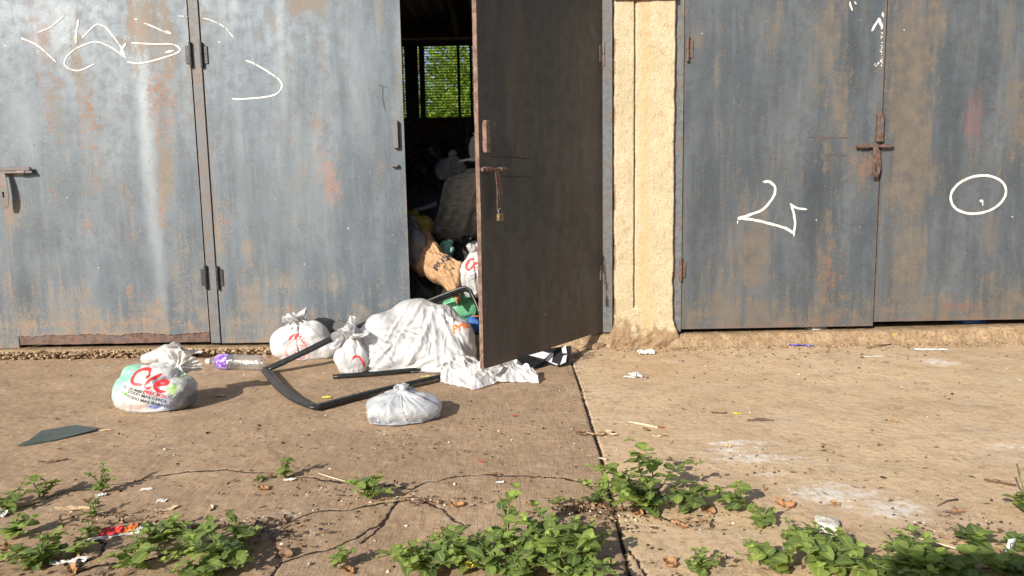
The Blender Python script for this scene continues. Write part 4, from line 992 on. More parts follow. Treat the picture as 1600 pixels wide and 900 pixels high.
# big white sack slumped in the doorway
gb = G(650, 590); cb = Vector((W(652, 520, 3.98).x, 3.98, 0))
cont = [ell((cb.x - .02, 4.04, .20), (.15, .13, .145), 2.3), ell((cb.x - .19, 3.98, .15), (.10, .14, .13), 2.6), ell((cb.x - .27, 3.93, .07), (.07, .12, .13), 2.3), ell((cb.x + .13, 4.02, .19), (.10, .12, .12), 2.3), ell((cb.x + .24, 3.95, .09), (.08, .13, .14), 2.3),
    ell((cb.x + .02, 3.84, .07), (.15, .11, .10), 2.6), ell((cb.x - .15, 3.82, .06), (.09, .10, .09), 2.3), ell((cb.x + .17, 3.80, .05), (.10, .10, .09), 2.3), ell((cb.x - .12, 4.10, .10), (.2, .12, .14)), ell((cb.x + .10, 4.12, .10), (.2, .12, .14))]
big = make_bag('rubbish_sack', 'big bulging white rubbish sack slumped in the open doorway beside the door edge', 'rubbish sack', (cb.x + .30, 3.92, .05), (cb.x - .36, 3.86, .20), cont, M_BAG,
    C_=1.62, rows=110, nth=150, neck_row=.90, tail_dir=(-.5, -.2, .5), tail_r=.05, seed=3, steps=95, length=1.20, rn=.035, grav=2.2, suck=.5, crease=1.2, pleat=1.6, crumple=.5, sub=2, ringdirs=((0, 1, 0), (0, 0, 1)))
wl = lambda *pp: [(W(x, y, 3.85).x, W(x, y, 3.85).z) for x, y in pp]
FL = [(wl((677,478),(664,520),(637,570)),.020,.020),(wl((677,478),(704,522),(748,572)),.016,.018),(wl((680,474),(700,500),(742,522)),.012,.016),(wl((566,508),(600,512),(640,505)),.013,.014),(wl((572,581),(604,545),(645,510)),.016,.015),
      (wl((629,466),(606,478),(582,500)),.013,.016),(wl((660,470),(640,500),(610,560)),.012,.014),(wl((672,490),(684,540),(690,578)),.012,.015),(wl((566,520),(580,545),(590,575)),.011,.012),(wl((590,582),(640,572),(700,540)),.012,.014),
      (wl((612,590),(660,575),(735,560)),.010,.012),(wl((690,485),(722,530),(735,575)),.010,.012),(wl((570,530),(600,530),(625,540)),.009,.010),(wl((640,470),(616,510),(600,540)),.008,.010)]
rr = random.Random(8)
for k in range(34):
    x0, y0 = (677 + rr.uniform(-25, 25), 482 + rr.uniform(-8, 30)) if k % 3 else (568 + rr.uniform(0, 30), 512 + rr.uniform(-10, 40)); a = rr.uniform(.15, 2.9) if k % 3 else rr.uniform(-.5, 1.1); L_ = rr.uniform(25, 80)
    FL.append((wl((x0, y0), (x0 + .5 * L_ * math.cos(a) + rr.uniform(-5, 5), y0 + .5 * L_ * math.sin(a)), (x0 + L_ * math.cos(a), y0 + L_ * math.sin(a))), rr.uniform(.003, .008), rr.uniform(.006, .012)))
fold_lines(big, [(a_, b_ * .64, c_) for a_, b_, c_ in FL])
P = Printer(big)
P.put(text_polys('Pric', .062, .0025), (W(714, 494, 3.8).x, 3.6, W(714, 494, 3.8).z), (.90, .25, .42), (-.25, .3, .9), (.05, 1, -.25), M_ORANGE)
P.done()

# red-lettered carrier bag with a green corner
g0 = G(227, 650); bx = g0.x; byy = g0.y + .10
cont = [ell((bx - .055, byy, .080), (.105, .085, .078), 3.2), ell((bx + .075, byy + .02, .070), (.085, .080, .070), 3.0), ell((bx - .09, byy + .02, .135), (.055, .05, .065), 2.2), ell((bx + .0, byy + .03, .125), (.09, .06, .06), 2.2)]
tm = tintmap((.80, .79, .78), [((bx - .14, byy, .15), (.085, .14, .09), (.36, .74, .56), 1.), ((bx + .12, byy - .03, .045), (.075, .12, .070), (.11, .11, .14), .95), ((bx + .15, byy, .12), (.05, .10, .05), (.45, .46, .46), .7), ((bx + .045, byy - .06, .07), (.045, .1, .075), (.55, .68, .88), .6),
    ((bx + .10, byy - .06, .10), (.02, .05, .02), (.35, .6, .12), .8), ((bx + .03, byy - .08, .028), (.032, .05, .012), (.16, .22, .62), .85), ((bx + .05, byy - .05, .135), (.03, .06, .016), (.24, .22, .28), .7), ((bx - .05, byy - .07, .035), (.05, .05, .012), (.75, .35, .32), .5)], 22)
ole = make_bag('carrier_bag', 'full white carrier bag with big red lettering and a mint green corner', 'carrier bag', (bx, byy, .01), (bx + .06, byy + .10, .165), cont, M_BAGTINT, C_=.74, rows=66, nth=100, neck_row=.80, tail_dir=(.1, .8, .5),
    tail_r=.05, seed=11, steps=80, length=.45, tint=tm)
P = Printer(ole); dd = (.12, 1, -.22); rt = (.95, -.1, -.30); upv = (.28, .25, .93); fx, fy = bx - .040, byy - .3; UZ = .040
S = .001
P.put(stroke_bm([([(-.004,.020),(-.020,.032),(-.050,.028),(-.066,.005),(-.055,-.020),(-.030,-.032),(.004,-.022)], .013), ([(-.004,.020),(.006,.004)], .012), ([(.040,.036),(.022,.004),(.012,-.026)], .014), ([(.012,-.026),(.026,-.032),(.040,-.020)], .010),
    ([(.044,-.012),(.075,-.002),(.086,.008),(.070,.014),(.052,.004),(.050,-.016),(.068,-.030),(.092,-.026)], .012)]), (fx + .004, fy, .162 + UZ), rt, upv, dd, M_RED)
P.put(text_polys('EL HOMBRE', .018, .0003), (fx - .034, fy, .118 + UZ), rt, upv, dd, M_INK, .004)
P.put(text_polys('PRECIOS!', .021, .0006), (fx + .048, fy, .096 + UZ), rt, upv, dd, M_RED, .004)
P.put(text_polys('TODO MAS CERCA', .018, .0003), (fx + .014, fy, .086 + UZ), rt, upv, dd, M_INK, .004)
P.put(text_polys('TODO MAS BARATO', .018, .0003), (fx + .014, fy, .064 + UZ), rt, upv, dd, M_INK, .004)
P.put(stroke_bm([([(.0,.0),(.012,.006),(.03,.010)], .012)]), (fx + .100, fy, .165 + UZ), (1, 0, 0), (0, 0, 1), dd, M_GREENINK)
P.put(stroke_bm([([(.0,.008),(.010,-.002),(.018,.010)], .009)]), (fx - .082, fy, .100 + UZ), (1, 0, 0), (0, 0, 1), dd, M_GREENINK)
P.done()

# empty crumpled bag behind it
g1 = G(246, 566); ex_, ey_ = g1.x, g1.y + .06
make_bag('empty_bag', 'small crumpled white bag against the kerb, behind the carrier bag with red lettering', 'plastic bag', (ex_ - .08, ey_, .01), (ex_ + .12, ey_, .065), [ell((ex_ - .04, ey_, .06), (.070, .05, .065), 2.4), ell((ex_ + .04, ey_ - .01, .045), (.075, .05, .06), 2), ell((ex_ - .03, ey_ - .05, .03), (.08, .05, .04))], M_BAG,
    C_=.64, rows=60, nth=90, neck_row=.78, tail_dir=(.8, -.2, -.1), tail_r=.05, seed=51, steps=70, length=.36, crease=1.3, rn=.02)

# torn strips beside it
for (px, py, L, lab, sd) in ((288, 552, .12, 'thin twisted shred of white film lying right of the crumpled bag by the kerb', 1), (165, 576, .06, 'small white scrap lying left of the carrier bag with the green corner', 2)):
    g = G(px, py); m_, n_ = 10, 30; X, Y = np.meshgrid(np.linspace(-L / 2, L / 2, n_), np.linspace(-.015, .015, m_))
    Pp = np.stack([g.x + X * .8, g.y + Y * .7 + .01 * np.sin(X * 60), .02 + .012 * fbm(X * 40, Y * 40, sd, 3)], -1); Pp = sheet_relax(Pp, L / n_, .003, [], 25)
    o = film_object('film_scrap', Pp, [M_BAG], False, None, (g.x, g.y, 0)); o.location = (g.x, g.y, 0); tag(o, lab, 'plastic scrap')

# bottle lying down
bt = thing('drink_bottle', 'clear plastic bottle with a purple label lying on its side', 'bottle'); gl = G(322, 578); gr = G(411, 580)
def pet():
    m = N('clear_pet'); g = m.n('ShaderNodeBsdfGlossy'); g.inputs['Roughness'].default_value = .08; t = m.n('ShaderNodeBsdfTransparent'); t.inputs[0].default_value = (.93, .93, .94, 1)
    lw = m.n('ShaderNodeLayerWeight'); lw.inputs[0].default_value = .35; nb = m.bump(m.noise(40, 4), .6, .006); m.l(nb, g.inputs['Normal']); m.l(nb, lw.inputs['Normal'])
    d = m.n('ShaderNodeBsdfDiffuse'); d.inputs[0].default_value = (.7, .68, .66, 1); ms0 = m.n('ShaderNodeMixShader'); ms0.inputs[0].default_value = .12; m.l(t.outputs[0], ms0.inputs[1]); m.l(d.outputs[0], ms0.inputs[2])
    ms = m.n('ShaderNodeMixShader'); m.l(m.math('ADD', m.math('MULTIPLY', lw.outputs['Facing'], .55), .07), ms.inputs[0]); m.l(ms0.outputs[0], ms.inputs[1]); m.l(g.outputs[0], ms.inputs[2]); m.l(ms.outputs[0], m.out.inputs[0]); return m.m
M_PET = pet()
ax = (gr - gl); L = ax.length; a0 = Vector((gl.x, gl.y + .02, .042)); axn = ax.normalized()
prof = [(.018, .0125), (.030, .0125), (.034, .015), (.050, .024), (.072, .040), (.082, .0415)] + [(.082 + .006 * i, .0415 - (.0015 if i % 4 in (1, 2) else 0)) for i in range(1, int((L - .095) / .006))] + [(L - .012, .040), (L - .002, .032), (L, .022), (L - .008, .006)]
b = MB().lathe(prof, a0, axn, 40); o = b.build('bottle_body', M_PET, bt, True)
b = MB().lathe([(.062, .036), (.072, .0412), (.082, .0425), (.118, .0427), (.134, .0425), (.1345, .0418)], a0, axn, 40)
m = N('purple_label'); c = m.mix(m.ramp(m.noise(30, 4, .6, dist=1), .48, .56), (.16, .05, .38), (.36, .26, .62)); c = m.mix(m.ramp(m.noise(70, 3), .58, .62), c, (.7, .66, .8)); m.set(c, .3); b.build('bottle_label', m.m, bt, True)
b = MB().lathe([(-.002, .0042), (-.002, .0135), (.0, .0148), (.018, .0148), (.020, .0135)], a0, axn, 24); b.build('bottle_cap', M_CREAM, bt, False)
bt.location = (0, 0, 0)

# white bag with red emblem, against the door
c1 = G(464, 566); x1_, y1_ = c1.x, c1.y + .13
cont = [ell((x1_ - .085, y1_, .085), (.085, .085, .07), 2.6), ell((x1_ + .05, y1_, .11), (.10, .08, .09), 2.3), ell((x1_ + .0, y1_, .06), (.14, .10, .06), 2.6), ell((x1_ + .14, y1_ - .01, .05), (.07, .07, .055), 2), ell((x1_-.02, y1_ + .01, .16), (.05, .05, .04), 2)]
bg1 = make_bag('knotted_bag', 'plump white knotted bag printed with a red emblem, leaning on the pale door', 'plastic bag', (x1_, y1_, .01), (x1_ - .02, y1_ - .01, .222), cont, M_BAG, 'knotted white bags on the driveway', C_=.95, rows=66, nth=104, neck_row=.82,
    tail_dir=(-.5, -.1, .6), tail_r=.045, seed=21, steps=80, length=.44, wallY=WALL - .015)
P = Printer(bg1); dd = (0, 1, -.15); ex = (x1_ - .005, y1_ - .4, .10)
circ = lambda r, a0, a1, k=14, sx=1: [(r * sx * math.cos(a0 + (a1 - a0) * i / k), r * math.sin(a0 + (a1 - a0) * i / k)) for i in range(k + 1)]
P.put(stroke_bm([(circ(.068, .5, 2.8), .0042), (circ(.068, 3.0, 5.9), .0042), (circ(.060, .2, 1.4), .0042), (circ(.060, 1.7, 4.2), .0042), (circ(.052, -1.2, 1.0, 12, .8), .0042), ([(-.05,.02),(-.01,.035),(.04,.03)], .0042), ([(-.05,-.02),(-.02,-.045),(.02,-.05)], .0042), ([(.02,.03),(.03,.0),(.055,-.02)], .0042),([(.03,.045),(.05,.02),(.062,-.03)], .0042)]), ex, (1, 0, 0), (0, 0, 1), dd, M_REDLIGHT)
P.put(stroke_bm([([(-.018,-.004),(-.010,.006),(-.004,.003)], .008), ([(.004,-.012),(.012,-.002),(.008,.012)], .009), ([(-.016,-.012),(-.008,-.020),(-.002,-.014)], .007), ([(-.008,.014),(.002,.018)], .006), ([(.008,-.024),(.016,-.014)], .006)]), (ex[0] - .0, ex[1], .088), (1, 0, 0), (0, 0, 1), dd, M_RED)
P.put(stroke_bm([([(-.045,-.014),(-.030,.006),(-.012,.018)], .014), ([(-.012,-.010),(.002,.016),(.010,.022)], .016), ([(.014,-.004),(.026,.010)], .014), ([(.032,-.010),(.046,-.002)], .010), ([(-.024,-.014),(-.01,-.008)], .008)]), (ex[0] - .002, ex[1], .178), (1, 0, 0), (0, 0, 1), dd, M_RED)
P.done()
# its empty flap
g = G(462 + 40, 566); 
# small knotted bag with red crescent
c2 = G(546, 586); x2, y2 = c2.x, c2.y + .075
cont = [ell((x2, y2, .070), (.082, .075, .068), 2.3), ell((x2 + .005, y2, .115), (.05, .05, .05), 2)]
bg2 = make_bag('knotted_bag', 'small white bag with a red crescent print, tied on top, before the big sack', 'plastic bag', (x2, y2, .01), (x2 + .005, y2 + .0, .185), cont, M_BAG, 'knotted white bags on the driveway', C_=.50, rows=58, nth=84, neck_row=.76,
    tail_dir=(.25, 0, 1), tail_r=.040, seed=31, steps=80, length=.33)
P = Printer(bg2); P.put(stroke_bm([([(-.026,-.002),(-.020,.014),(.0,.016),(.016,-.004),(.028,-.036),(.033,-.046)], .010)]), (x2 + .045, y2 - .3, .125), (1, 0, 0), (0, 0, 1), (0, 1, -.2), M_RED); P.done()
# translucent bag in front
c3 = G(626, 667); x3, y3 = c3.x, c3.y + .125
cont = [ell((x3, y3, .045), (.150, .115, .047), 2.4), ell((x3 - .02, y3 + .01, .075), (.09, .07, .036), 2), ell((x3 - .07, y3, .06), (.06, .06, .04))]
bg3 = make_bag('knotted_bag', 'squat bluish translucent bag gathered on top, alone nearest to the viewer', 'plastic bag', (x3, y3, .01), (x3 - .012, y3 - .02, .118), cont, M_BAGCLEAR, 'knotted white bags on the driveway', C_=.95, rows=66, nth=110, neck_row=.92,
    tail_dir=(-.1, .2, 1), tail_r=.035, seed=41, steps=80, length=.395, crease=.8)
# crumpled bag under the corner of the open door
g4 = G(762, 603); cx4, cy4 = g4.x, g4.y + .07
m_, n_ = 56, 104; X, Y = np.meshgrid(np.linspace(0, 1, n_), np.linspace(0, 1, m_))
top_ = [W(*p, Yq) for p, Yq in (((691, 588), 3.64), ((712, 560), 3.74), ((742, 560), 3.72), ((768, 577), 3.66), ((802, 566), 3.74), ((836, 594), 3.60))]
bot_ = [G(*p) for p in ((688, 600), (708, 603), (742, 610), (775, 600), (806, 598), (842, 600))]
ii = np.linspace(0, 5, n_); T_ = np.stack([np.interp(ii, range(6), [p[k] for p in top_]) for k in range(3)], -1); B_ = np.stack([np.interp(ii, range(6), [p[k] for p in bot_]) for k in range(3)], -1)
v_ = Y[..., None]; Pp = T_[None] * (1 - v_) + B_[None] * v_; bulge = np.sin(np.pi * Y) * .030; Pp[..., 2] += bulge; Pp[..., 1] -= .5 * bulge
wob_ = .25 * fbm(X * 4, Y * 2, 3, 2); rg = lambda a_, b_: np.clip(1 - 3 * np.abs(pn(a_, b_, 4.4)), 0, 1) ** 1.3
hh = .030 * rg(X * 5 + Y * 2.2 + wob_ * 2, Y * 1.3) + .014 * rg(X * 10 - Y * 4 + wob_ * 2, Y * 3 + 3) + .012 * rg(X * 5, Y * 5 + X * 5) + .003 * rg(X * 24 + wob_ * 4, Y * 10)
Pp[..., 2] += hh * (.25 + .75 * np.sin(np.pi * np.clip(Y, 0, 1)) ** .7); Pp[..., 1] += .02 * fbm(X * 12, Y * 2, 5, 3) * Y; Pp[..., 2] = np.maximum(Pp[..., 2], .004)
o = film_object('flattened_bag', Pp, [M_BAG], False, None, (cx4, cy4, 0), crumple=.6); o.location = (cx4, cy4, 0); tag(o, 'flattened white bag with dark small print under the corner of the open door', 'plastic bag')
P = Printer(o); q = G(796, 584)
P.put(text_polys('MAS CERCA', .022, .0006), (q.x + .005, q.y + .02, 1), (.95, .3, .1), (-.3, .95, 0), (0, .1, -1), M_INK); P.put(text_polys('Y MAS BARATO', .020, .0006), (q.x + .012, q.y - .008, 1), (.95, .3, .1), (-.3, .95, 0), (0, .1, -1), M_INK); P.done()

# black rubber window seals
def seal(name, label, pts, roll=.5, wd=.040, th=.020, n_sm=.03):
    Pq = resample3(pts, .03); b = MB(); prof = [(-.5, -.35), (-.5, .25), (-.38, .5), (-.22, .5), (-.18, .22), (-.10, .22), (-.06, .5), (.30, .5), (.36, .3), (.5, .2), (.5, -.35), (.3, -.5), (-.3, -.5)]
    V = []; k = len(prof); up = Vector((0, 0, 1)); mlen = len(Pq)
    for i, p in enumerate(Pq):
        t = (Pq[min(i + 1, mlen - 1)] - Pq[max(i - 1, 0)]).normalized(); a = t.cross(up).normalized(); b_ = a.cross(t).normalized()
        ca, sa = math.cos(roll), math.sin(roll); a2 = a * ca + b_ * sa; b2 = b_ * ca - a * sa
        for (u_, v_) in prof: V.append((p + a2 * u_ * wd + b2 * v_ * th)[:])
    F = [(i * k + j, i * k + (j + 1) % k, (i + 1) * k + (j + 1) % k, (i + 1) * k + j) for i in range(mlen - 1) for j in range(k)] + [tuple(range(k))[::-1], tuple((mlen - 1) * k + j for j in range(k))]
    b.add(V, F); o = b.build(name, M_RUBBER, None, True); return tag(o, label, 'rubber seal', 'black rubber window seals in the rubbish')
def resample3(pts, step):
    P_ = [Vector(p) for p in pts]; Q = [2 * P_[0] - P_[1]] + P_ + [2 * P_[-1] - P_[-2]]; out = []
    for i in range(1, len(Q) - 2):
        m = max(2, int((Q[i + 1] - Q[i]).length / step))
        for k in range(m):
            t = k / m; a, b_, c_, d = Q[i - 1:i + 3]; out.append(.5 * ((2 * b_) + (c_ - a) * t + (2 * a - 5 * b_ + 4 * c_ - d) * t * t + (3 * b_ - a - 3 * c_ + d) * t ** 3))
    out.append(P_[-1]); return out
up_ = lambda v, z: Vector((v.x, v.y, z))
gA = up_(G(416, 578, .022), .022)
seal('rubber_seal', 'long black rubber seal bent into an open hoop round the small tied bag', [W(604, 492, 4.12), W(566, 508, 4.04), W(530, 523, 3.96), W(475, 550, 3.84), gA + Vector((.012, .012, .006)), gA, up_(G(424, 594), .020), up_(G(440, 612), .018), up_(G(462, 629), .017), up_(G(490, 641), .016),
    up_(G(498, 640), .016), up_(G(540, 629), .017), up_(G(600, 614), .018), up_(G(697, 592), .02)], .18, .052, .018)
seal('rubber_seal', 'short straight piece of black rubber seal lying below the small tied bag', [up_(G(520, 592), .012), up_(G(560, 589), .012), up_(G(600, 586), .012), up_(G(665, 579), .012)], .1, .032, .020)
seal('rubber_seal', 'black rubber seal arching over the green bag inside the doorway', [W(664, 474, 4.30), W(700, 460, 4.27), W(728, 451, 4.25), W(738, 462, 4.22), W(748, 485, 4.18), W(756, 512, 4.15)], 1.1, .036, .018)
# black plastic panel leaning on the door behind the emblem bag
b = MB(); c = W(532, 522, 4.24); outl = [(-.055, -.10), (.062, -.10), (.062, .045), (.03, .075), (-.005, .085), (-.03, .07), (-.045, .02)]
n = len(outl); V = [(c.x + x, 4.20 + z * .3, c.z + z) for x, z in outl] + [(c.x + x, 4.212 + z * .3, c.z + z) for x, z in outl]
b.add(V, [tuple(range(n)), tuple(range(n, 2 * n))[::-1]] + [(i, n + i, n + (i + 1) % n, (i + 1) % n) for i in range(n)])
tag(b.build('black_board', simple('black_plastic', (.02, .02, .021), .5)), 'black plastic board leaning on the door between the emblem bag and the tied bag', 'board')

# torn black and white package under the open door
m = N('black_white_print'); 
def flat_piece(name, label, cat, pts, z, mat, th=.002, tilt=0, group=None, bend=0):
    """a thin rigid outline lying on the ground; pts are ground positions"""
    cx = sum(p[0] for p in pts) / len(pts); cy = sum(p[1] for p in pts) / len(pts); n = len(pts); b = MB()
    f = lambda x, y: z + tilt * (y - cy) + bend * (x - cx) ** 2
    V = [(x - cx, y - cy, f(x, y)) for x, y in pts] + [(x - cx, y - cy, f(x, y) + th) for x, y in pts]
    b.add(V, [tuple(range(n))[::-1], tuple(range(n, 2 * n))] + [(i, (i + 1) % n, n + (i + 1) % n, n + i) for i in range(n)]); o = b.build(name, mat, None, False); o.location = (cx, cy, 0); return tag(o, label, cat, group)
pk = thing('torn_package', 'torn black and white cardboard package under the open door', 'package', (G(862, 560).x, G(862, 560).y, 0)); pk0 = Vector(pk.location)
M_CARDB = simple('black_card', (.02, .02, .022), .6); 
q = lambda px, py, z=.0: tuple((G(px, py, z) - pk0)[:])
b = MB(); a_ = [q(822, 556, .03), q(872, 571, .012), q(892, 568, .012), q(893, 540, .075), q(850, 545, .06)]; b.add(a_ + [(x, y, z - .006) for x, y, z in a_], [(0, 1, 2, 3, 4), (9, 8, 7, 6, 5)] + [(i, 5 + i, 5 + (i + 1) % 5, (i + 1) % 5) for i in range(5)]); b.build('card', M_CARDB, pk)
b = MB()
for w4 in ([(826,555),(848,549),(862,553),(850,561)], [(852,563),(860,551),(865,552),(862,566),(872,569),(870,571)], [(884,566),(875,570),(880,556),(886,554)], [(879,552),(877,541),(884,540),(886,552)]):
    T3 = []
    a0_, a1_, a4_ = Vector(a_[0]), Vector(a_[1]), Vector(a_[4]); nrm = (a1_ - a0_).cross(a4_ - a0_).normalized()
    if nrm.z < 0: nrm = -nrm
    for (px, py) in w4:
        d = ray(px, py); o0 = Vector((0, 0, CAM_H)) - pk0; t = (a0_ + nrm * .003 - o0).dot(nrm) / d.dot(nrm); T3.append((o0 + d * t)[:])
    b.add(T3, [tuple(range(len(T3)))])
b.build('label', simple('lilac_white_print', (.62, .60, .66), .6, .1), pk)
flat_piece('plastic_piece', 'grey-black crushed plastic piece between the flattened bag and the torn package', 'plastic piece', [gpx(p) for p in ((798,573),(812,562),(845,565),(850,574),(820,578))], .012, M_RUBBER, .006, .2)
# green glass-like shard
M_SHARD = simple('grey_green_sheet', (.045, .066, .058), .45, .25, 30, 0, .1)
flat_piece('broken_sheet', 'broken sheet of dark grey-green glass lying flat on the concrete', 'broken sheet', [gpx(p) for p in ((27,698),(45,690),(58,681),(66,675),(92,671),(118,667),(143,670),(152,671),(150,674),(118,682),(90,689),(60,694),(38,698))], .003, M_SHARD, .004, .012)
# ------------------------------------------------------------------ the heap inside the doorway
def inner_bag(name, label, cat, px, py, Y, rx, ry, rz, mat, seed, *, neck=None, C_=None, group=None, rows=44, nth=64, crease=1.3, steps=46, **kw):
    c = W(px, py, Y); g0 = max(.05, c.z - rz); base = (c.x, Y, g0 + .01)
    cont = lumps((c.x, Y, c.z), (rx, ry, rz), 6, seed, .55)
    nk = neck if neck is not None else (c.x + rx * .1, Y - ry * .1, c.z + rz * 1.05)
    nk_ = math.dist(base, nk); kw.setdefault('length', nk_ * 1.15 + (C_ or 6.9 * max(rx, ry)) / 6.28 * 1.0 + .03); kw.setdefault('tail_r', .02); kw.setdefault('neck_row', .90)
    return make_bag(name, label, cat, base, nk, cont, mat, group, C_=C_ or 6.0 * max(rx, ry) * 1.15, rows=rows, nth=nth, seed=seed, steps=steps, crease=crease, ground=g0, ymin=WALL + (.06 if Y > WALL + .1 else .03), **kw)
HG = 'black bags heaped in the dark garage'
inner_bag('black_bag', 'black bag low in the doorway, behind the arching rubber seal', 'rubbish bag', 700, 475, 4.75, .34, .26, .22, M_BLACKBAG, 61, group=HG)
inner_bag('black_bag', 'navy-black bag lying at the left of the doorway under the brown paper bag', 'rubbish bag', 640, 470, 4.58, .20, .18, .22, M_BLACKBAG, 62, group=HG)
inner_bag('black_bag', 'big black bag behind the brown paper bag, left of the torn sack', 'rubbish bag', 650, 360, 5.35, .40, .32, .36, M_BLACKBAG, 63, group=HG)
inner_bag('black_bag', 'black bag between the mint bag and the torn sack', 'rubbish bag', 725, 412, 4.80, .24, .16, .14, M_BLACKBAG, 64, group=HG)
inner_bag('black_bag', 'black bag high on the heap, left above the torn sack', 'rubbish bag', 655, 302, 6.0, .42, .34, .34, M_BLACKBAG, 65, group=HG)
inner_bag('black_bag', 'black bag at the top of the heap below the rear window', 'rubbish bag', 690, 285, 6.9, .55, .4, .30, M_BLACKBAG, 66, group=HG)
inner_bag('black_bag', 'large black bag holding up the torn sack from behind', 'rubbish bag', 725, 310, 5.60, .34, .24, .46, M_BLACKBAG, 67, group=HG)
inner_bag('grey_bag', 'dull grey bag glimmering in the dark halfway up the heap', 'rubbish bag', 672, 262, 6.2, .17, .14, .12, M_GREYBAG, 68)
inner_bag('grey_bag', 'pale bag beside the top corner of the torn sack', 'rubbish bag', 706, 262, 5.12, .10, .10, .08, M_GREYBAG, 69)
inner_bag('white_bag', 'white bag half hidden by the door edge above the torn sack', 'rubbish bag', 744, 232, 5.2, .07, .08, .09, M_BAG, 70)
inner_bag('yellow_bag', 'dull yellow bag behind the top of the brown paper bag', 'rubbish bag', 645, 352, 4.72, .11, .10, .07, M_YELBAG, 71)
inner_bag('grey_bag', 'grey see-through bag at the left of the doorway beside the brown paper bag', 'rubbish bag', 642, 380, 4.52, .10, .09, .13, M_GREYBAG, 72)
inner_bag('mint_bag', 'small mint green bag poking out right of the brown paper bag', 'rubbish bag', 700, 392, 4.66, .05, .05, .05, M_MINT, 73)
inner_bag('green_bag', 'crumpled pale green bag under the arching rubber seal', 'rubbish bag', 722, 486, 4.40, .12, .08, .085, M_GREENBAG, 74)
inner_bag('blue_bag', 'small bright blue bag beside the door edge, above the big sack', 'rubbish bag', 738, 508, 4.36, .05, .05, .04, M_BLUEBAG, 75)
inner_bag('blue_bag', 'blue bag showing under the blue-grey door with the painted ring', 'rubbish bag', 1510, 503, WALL + .16, .13, .10, .05, M_BLUEBAG, 76)
inner_bag('white_bag', 'white bag scrap caught under the blue-grey door with the squiggle', 'rubbish bag', 1274, 514, WALL + .10, .07, .07, .035, M_BAG, 77)
flat_piece('card_scrap', 'small orange card scrap beside the door edge above the big sack', 'card', [(-.09, 0), (-.05, 0), (-.05, .03), (-.09, .03)], .0, M_ORANGE, .002).location = W(742, 494, 4.30) - Vector((0.0, 0, 0))
# mound carrying the bags
X, Y = np.meshgrid(np.linspace(-2.6, .6, 120), np.linspace(4.42, 8.4, 140))
Z = .06 + .14 + np.clip((Y - 4.42) / 2.6, 0, 1) ** .75 * 1.05 + .07 * fbm(X * 3, Y * 3, 2, 4) + .03 * fbm(X * 11, Y * 11, 2, 3)
m = N('mixed_dark_rubbish'); v = m.n('ShaderNodeTexVoronoi'); v.inputs['Scale'].default_value = 9; m.l(m.obj(), v.inputs['Vector'])
c = m.mix(m.ramp(m.noise(5, 5, .7), .45, .6), (.010, .010, .012), (.035, .03, .03)); c = m.mix(m.ramp(m.noise(14, 4, .7), .64, .68), c, (.10, .10, .11)); m.set(c, .6, 0, m.bump(m.noise(16, 5), .8, .02), .4)
tag(link('rubbish', mesh_np('rubbish', np.stack([X, Y, Z], -1).reshape(-1, 3), quads(140, 120), [m.m])), 'dark mass of mixed rubbish filling the garage', 'rubbish', kind='stuff')
# torn sack of coarse cloth
t = thing('torn_sack', 'torn coarse grey sack with a frayed hem hanging over the heap', 'sack', W(710, 360, 5.06)); o0 = Vector(t.location)
m_, n_ = 70, 60; U, V_ = np.meshgrid(np.linspace(0, 1, n_), np.linspace(0, 1, m_))
lft = np.interp(V_, [0, .15, .35, .6, .8, 1], [704, 694, 690, 686, 680, 672]); rgt = np.full_like(lft, 772.); topy = 262 + 10 * (1 - U) ** 3; boty = 362 + 8 * np.sin(U * 5) + 8 * U
PXX = lft + (rgt - lft) * U; PYY = topy + (boty - topy) * V_
Yd = 5.10 - .10 * np.sin(np.clip(V_, 0, 1) * 2.2) - .06 * np.sin(U * 3.1) + .020 * np.sin(U * 17 + 3 * V_ + 2 * fbm(U * 2, V_ * 2, 1, 2)) * (.3 + V_) + .015 * fbm(U * 6, V_ * 5, 3, 3) + .09 * (V_ < .06)
Pp = np.array([[W(PXX[i, j], PYY[i, j], Yd[i, j])[:] for j in range(n_)] for i in range(m_)]) - np.array(o0)
me = mesh_np('cloth', Pp.reshape(-1, 3), quads(m_, n_), [M_BURLAP]); o = link('cloth', me, t); sd = o.modifiers.new('s', 'SOLIDIFY'); sd.thickness = .004
b = MB(); rr = random.Random(5)
for k in range(330):
    u_ = rr.random(); j = int(u_ * (n_ - 1)); i = m_ - 1 - (rr.randint(0, 3) if k < 250 else rr.randint(0, 12)); p = Vector(Pp[i, j]); L = rr.uniform(.015, .055); a = rr.uniform(-1.2, 1.2)
    b.tube([p + Vector((rr.uniform(-.004, .004), -.004, 0)), p + Vector((math.sin(a) * L * .5, -.012 * rr.random() - .006, -L * .5 * math.cos(a))), p + Vector((math.sin(a + rr.uniform(-1, 1)) * L, -.02 * rr.random(), -L * math.cos(a) * rr.uniform(.5, 1)))], .0011, 4)
b.build('frayed_fringe', M_BURLAP, t)
# sticks and tubes in the heap
def rod(name, label, cat, pts, r, mat, n=8):
    b = MB().tube(pts, r, n); return tag(b.build(name, mat, None, True), label, cat)
rod('tube', 'pale grey tube sticking out of the heap left of the torn sack', 'tube', [W(632, 332, 4.75), W(660, 326, 4.78), W(682, 318, 4.8)], [.011, .013, .016], M_GREYBAG)
rod('wire', 'thin pale wire crossing the heap below the grey tube', 'wire', [W(638, 337, 4.7), W(655, 340, 4.72), W(674, 342, 4.75)], .003, M_PAPER)
rod('tube', 'white tube lying on top of the torn sack', 'tube', [W(718, 252, 5.02), W(734, 249, 5.01), W(742, 250, 5.0)], .009, M_PAPER)
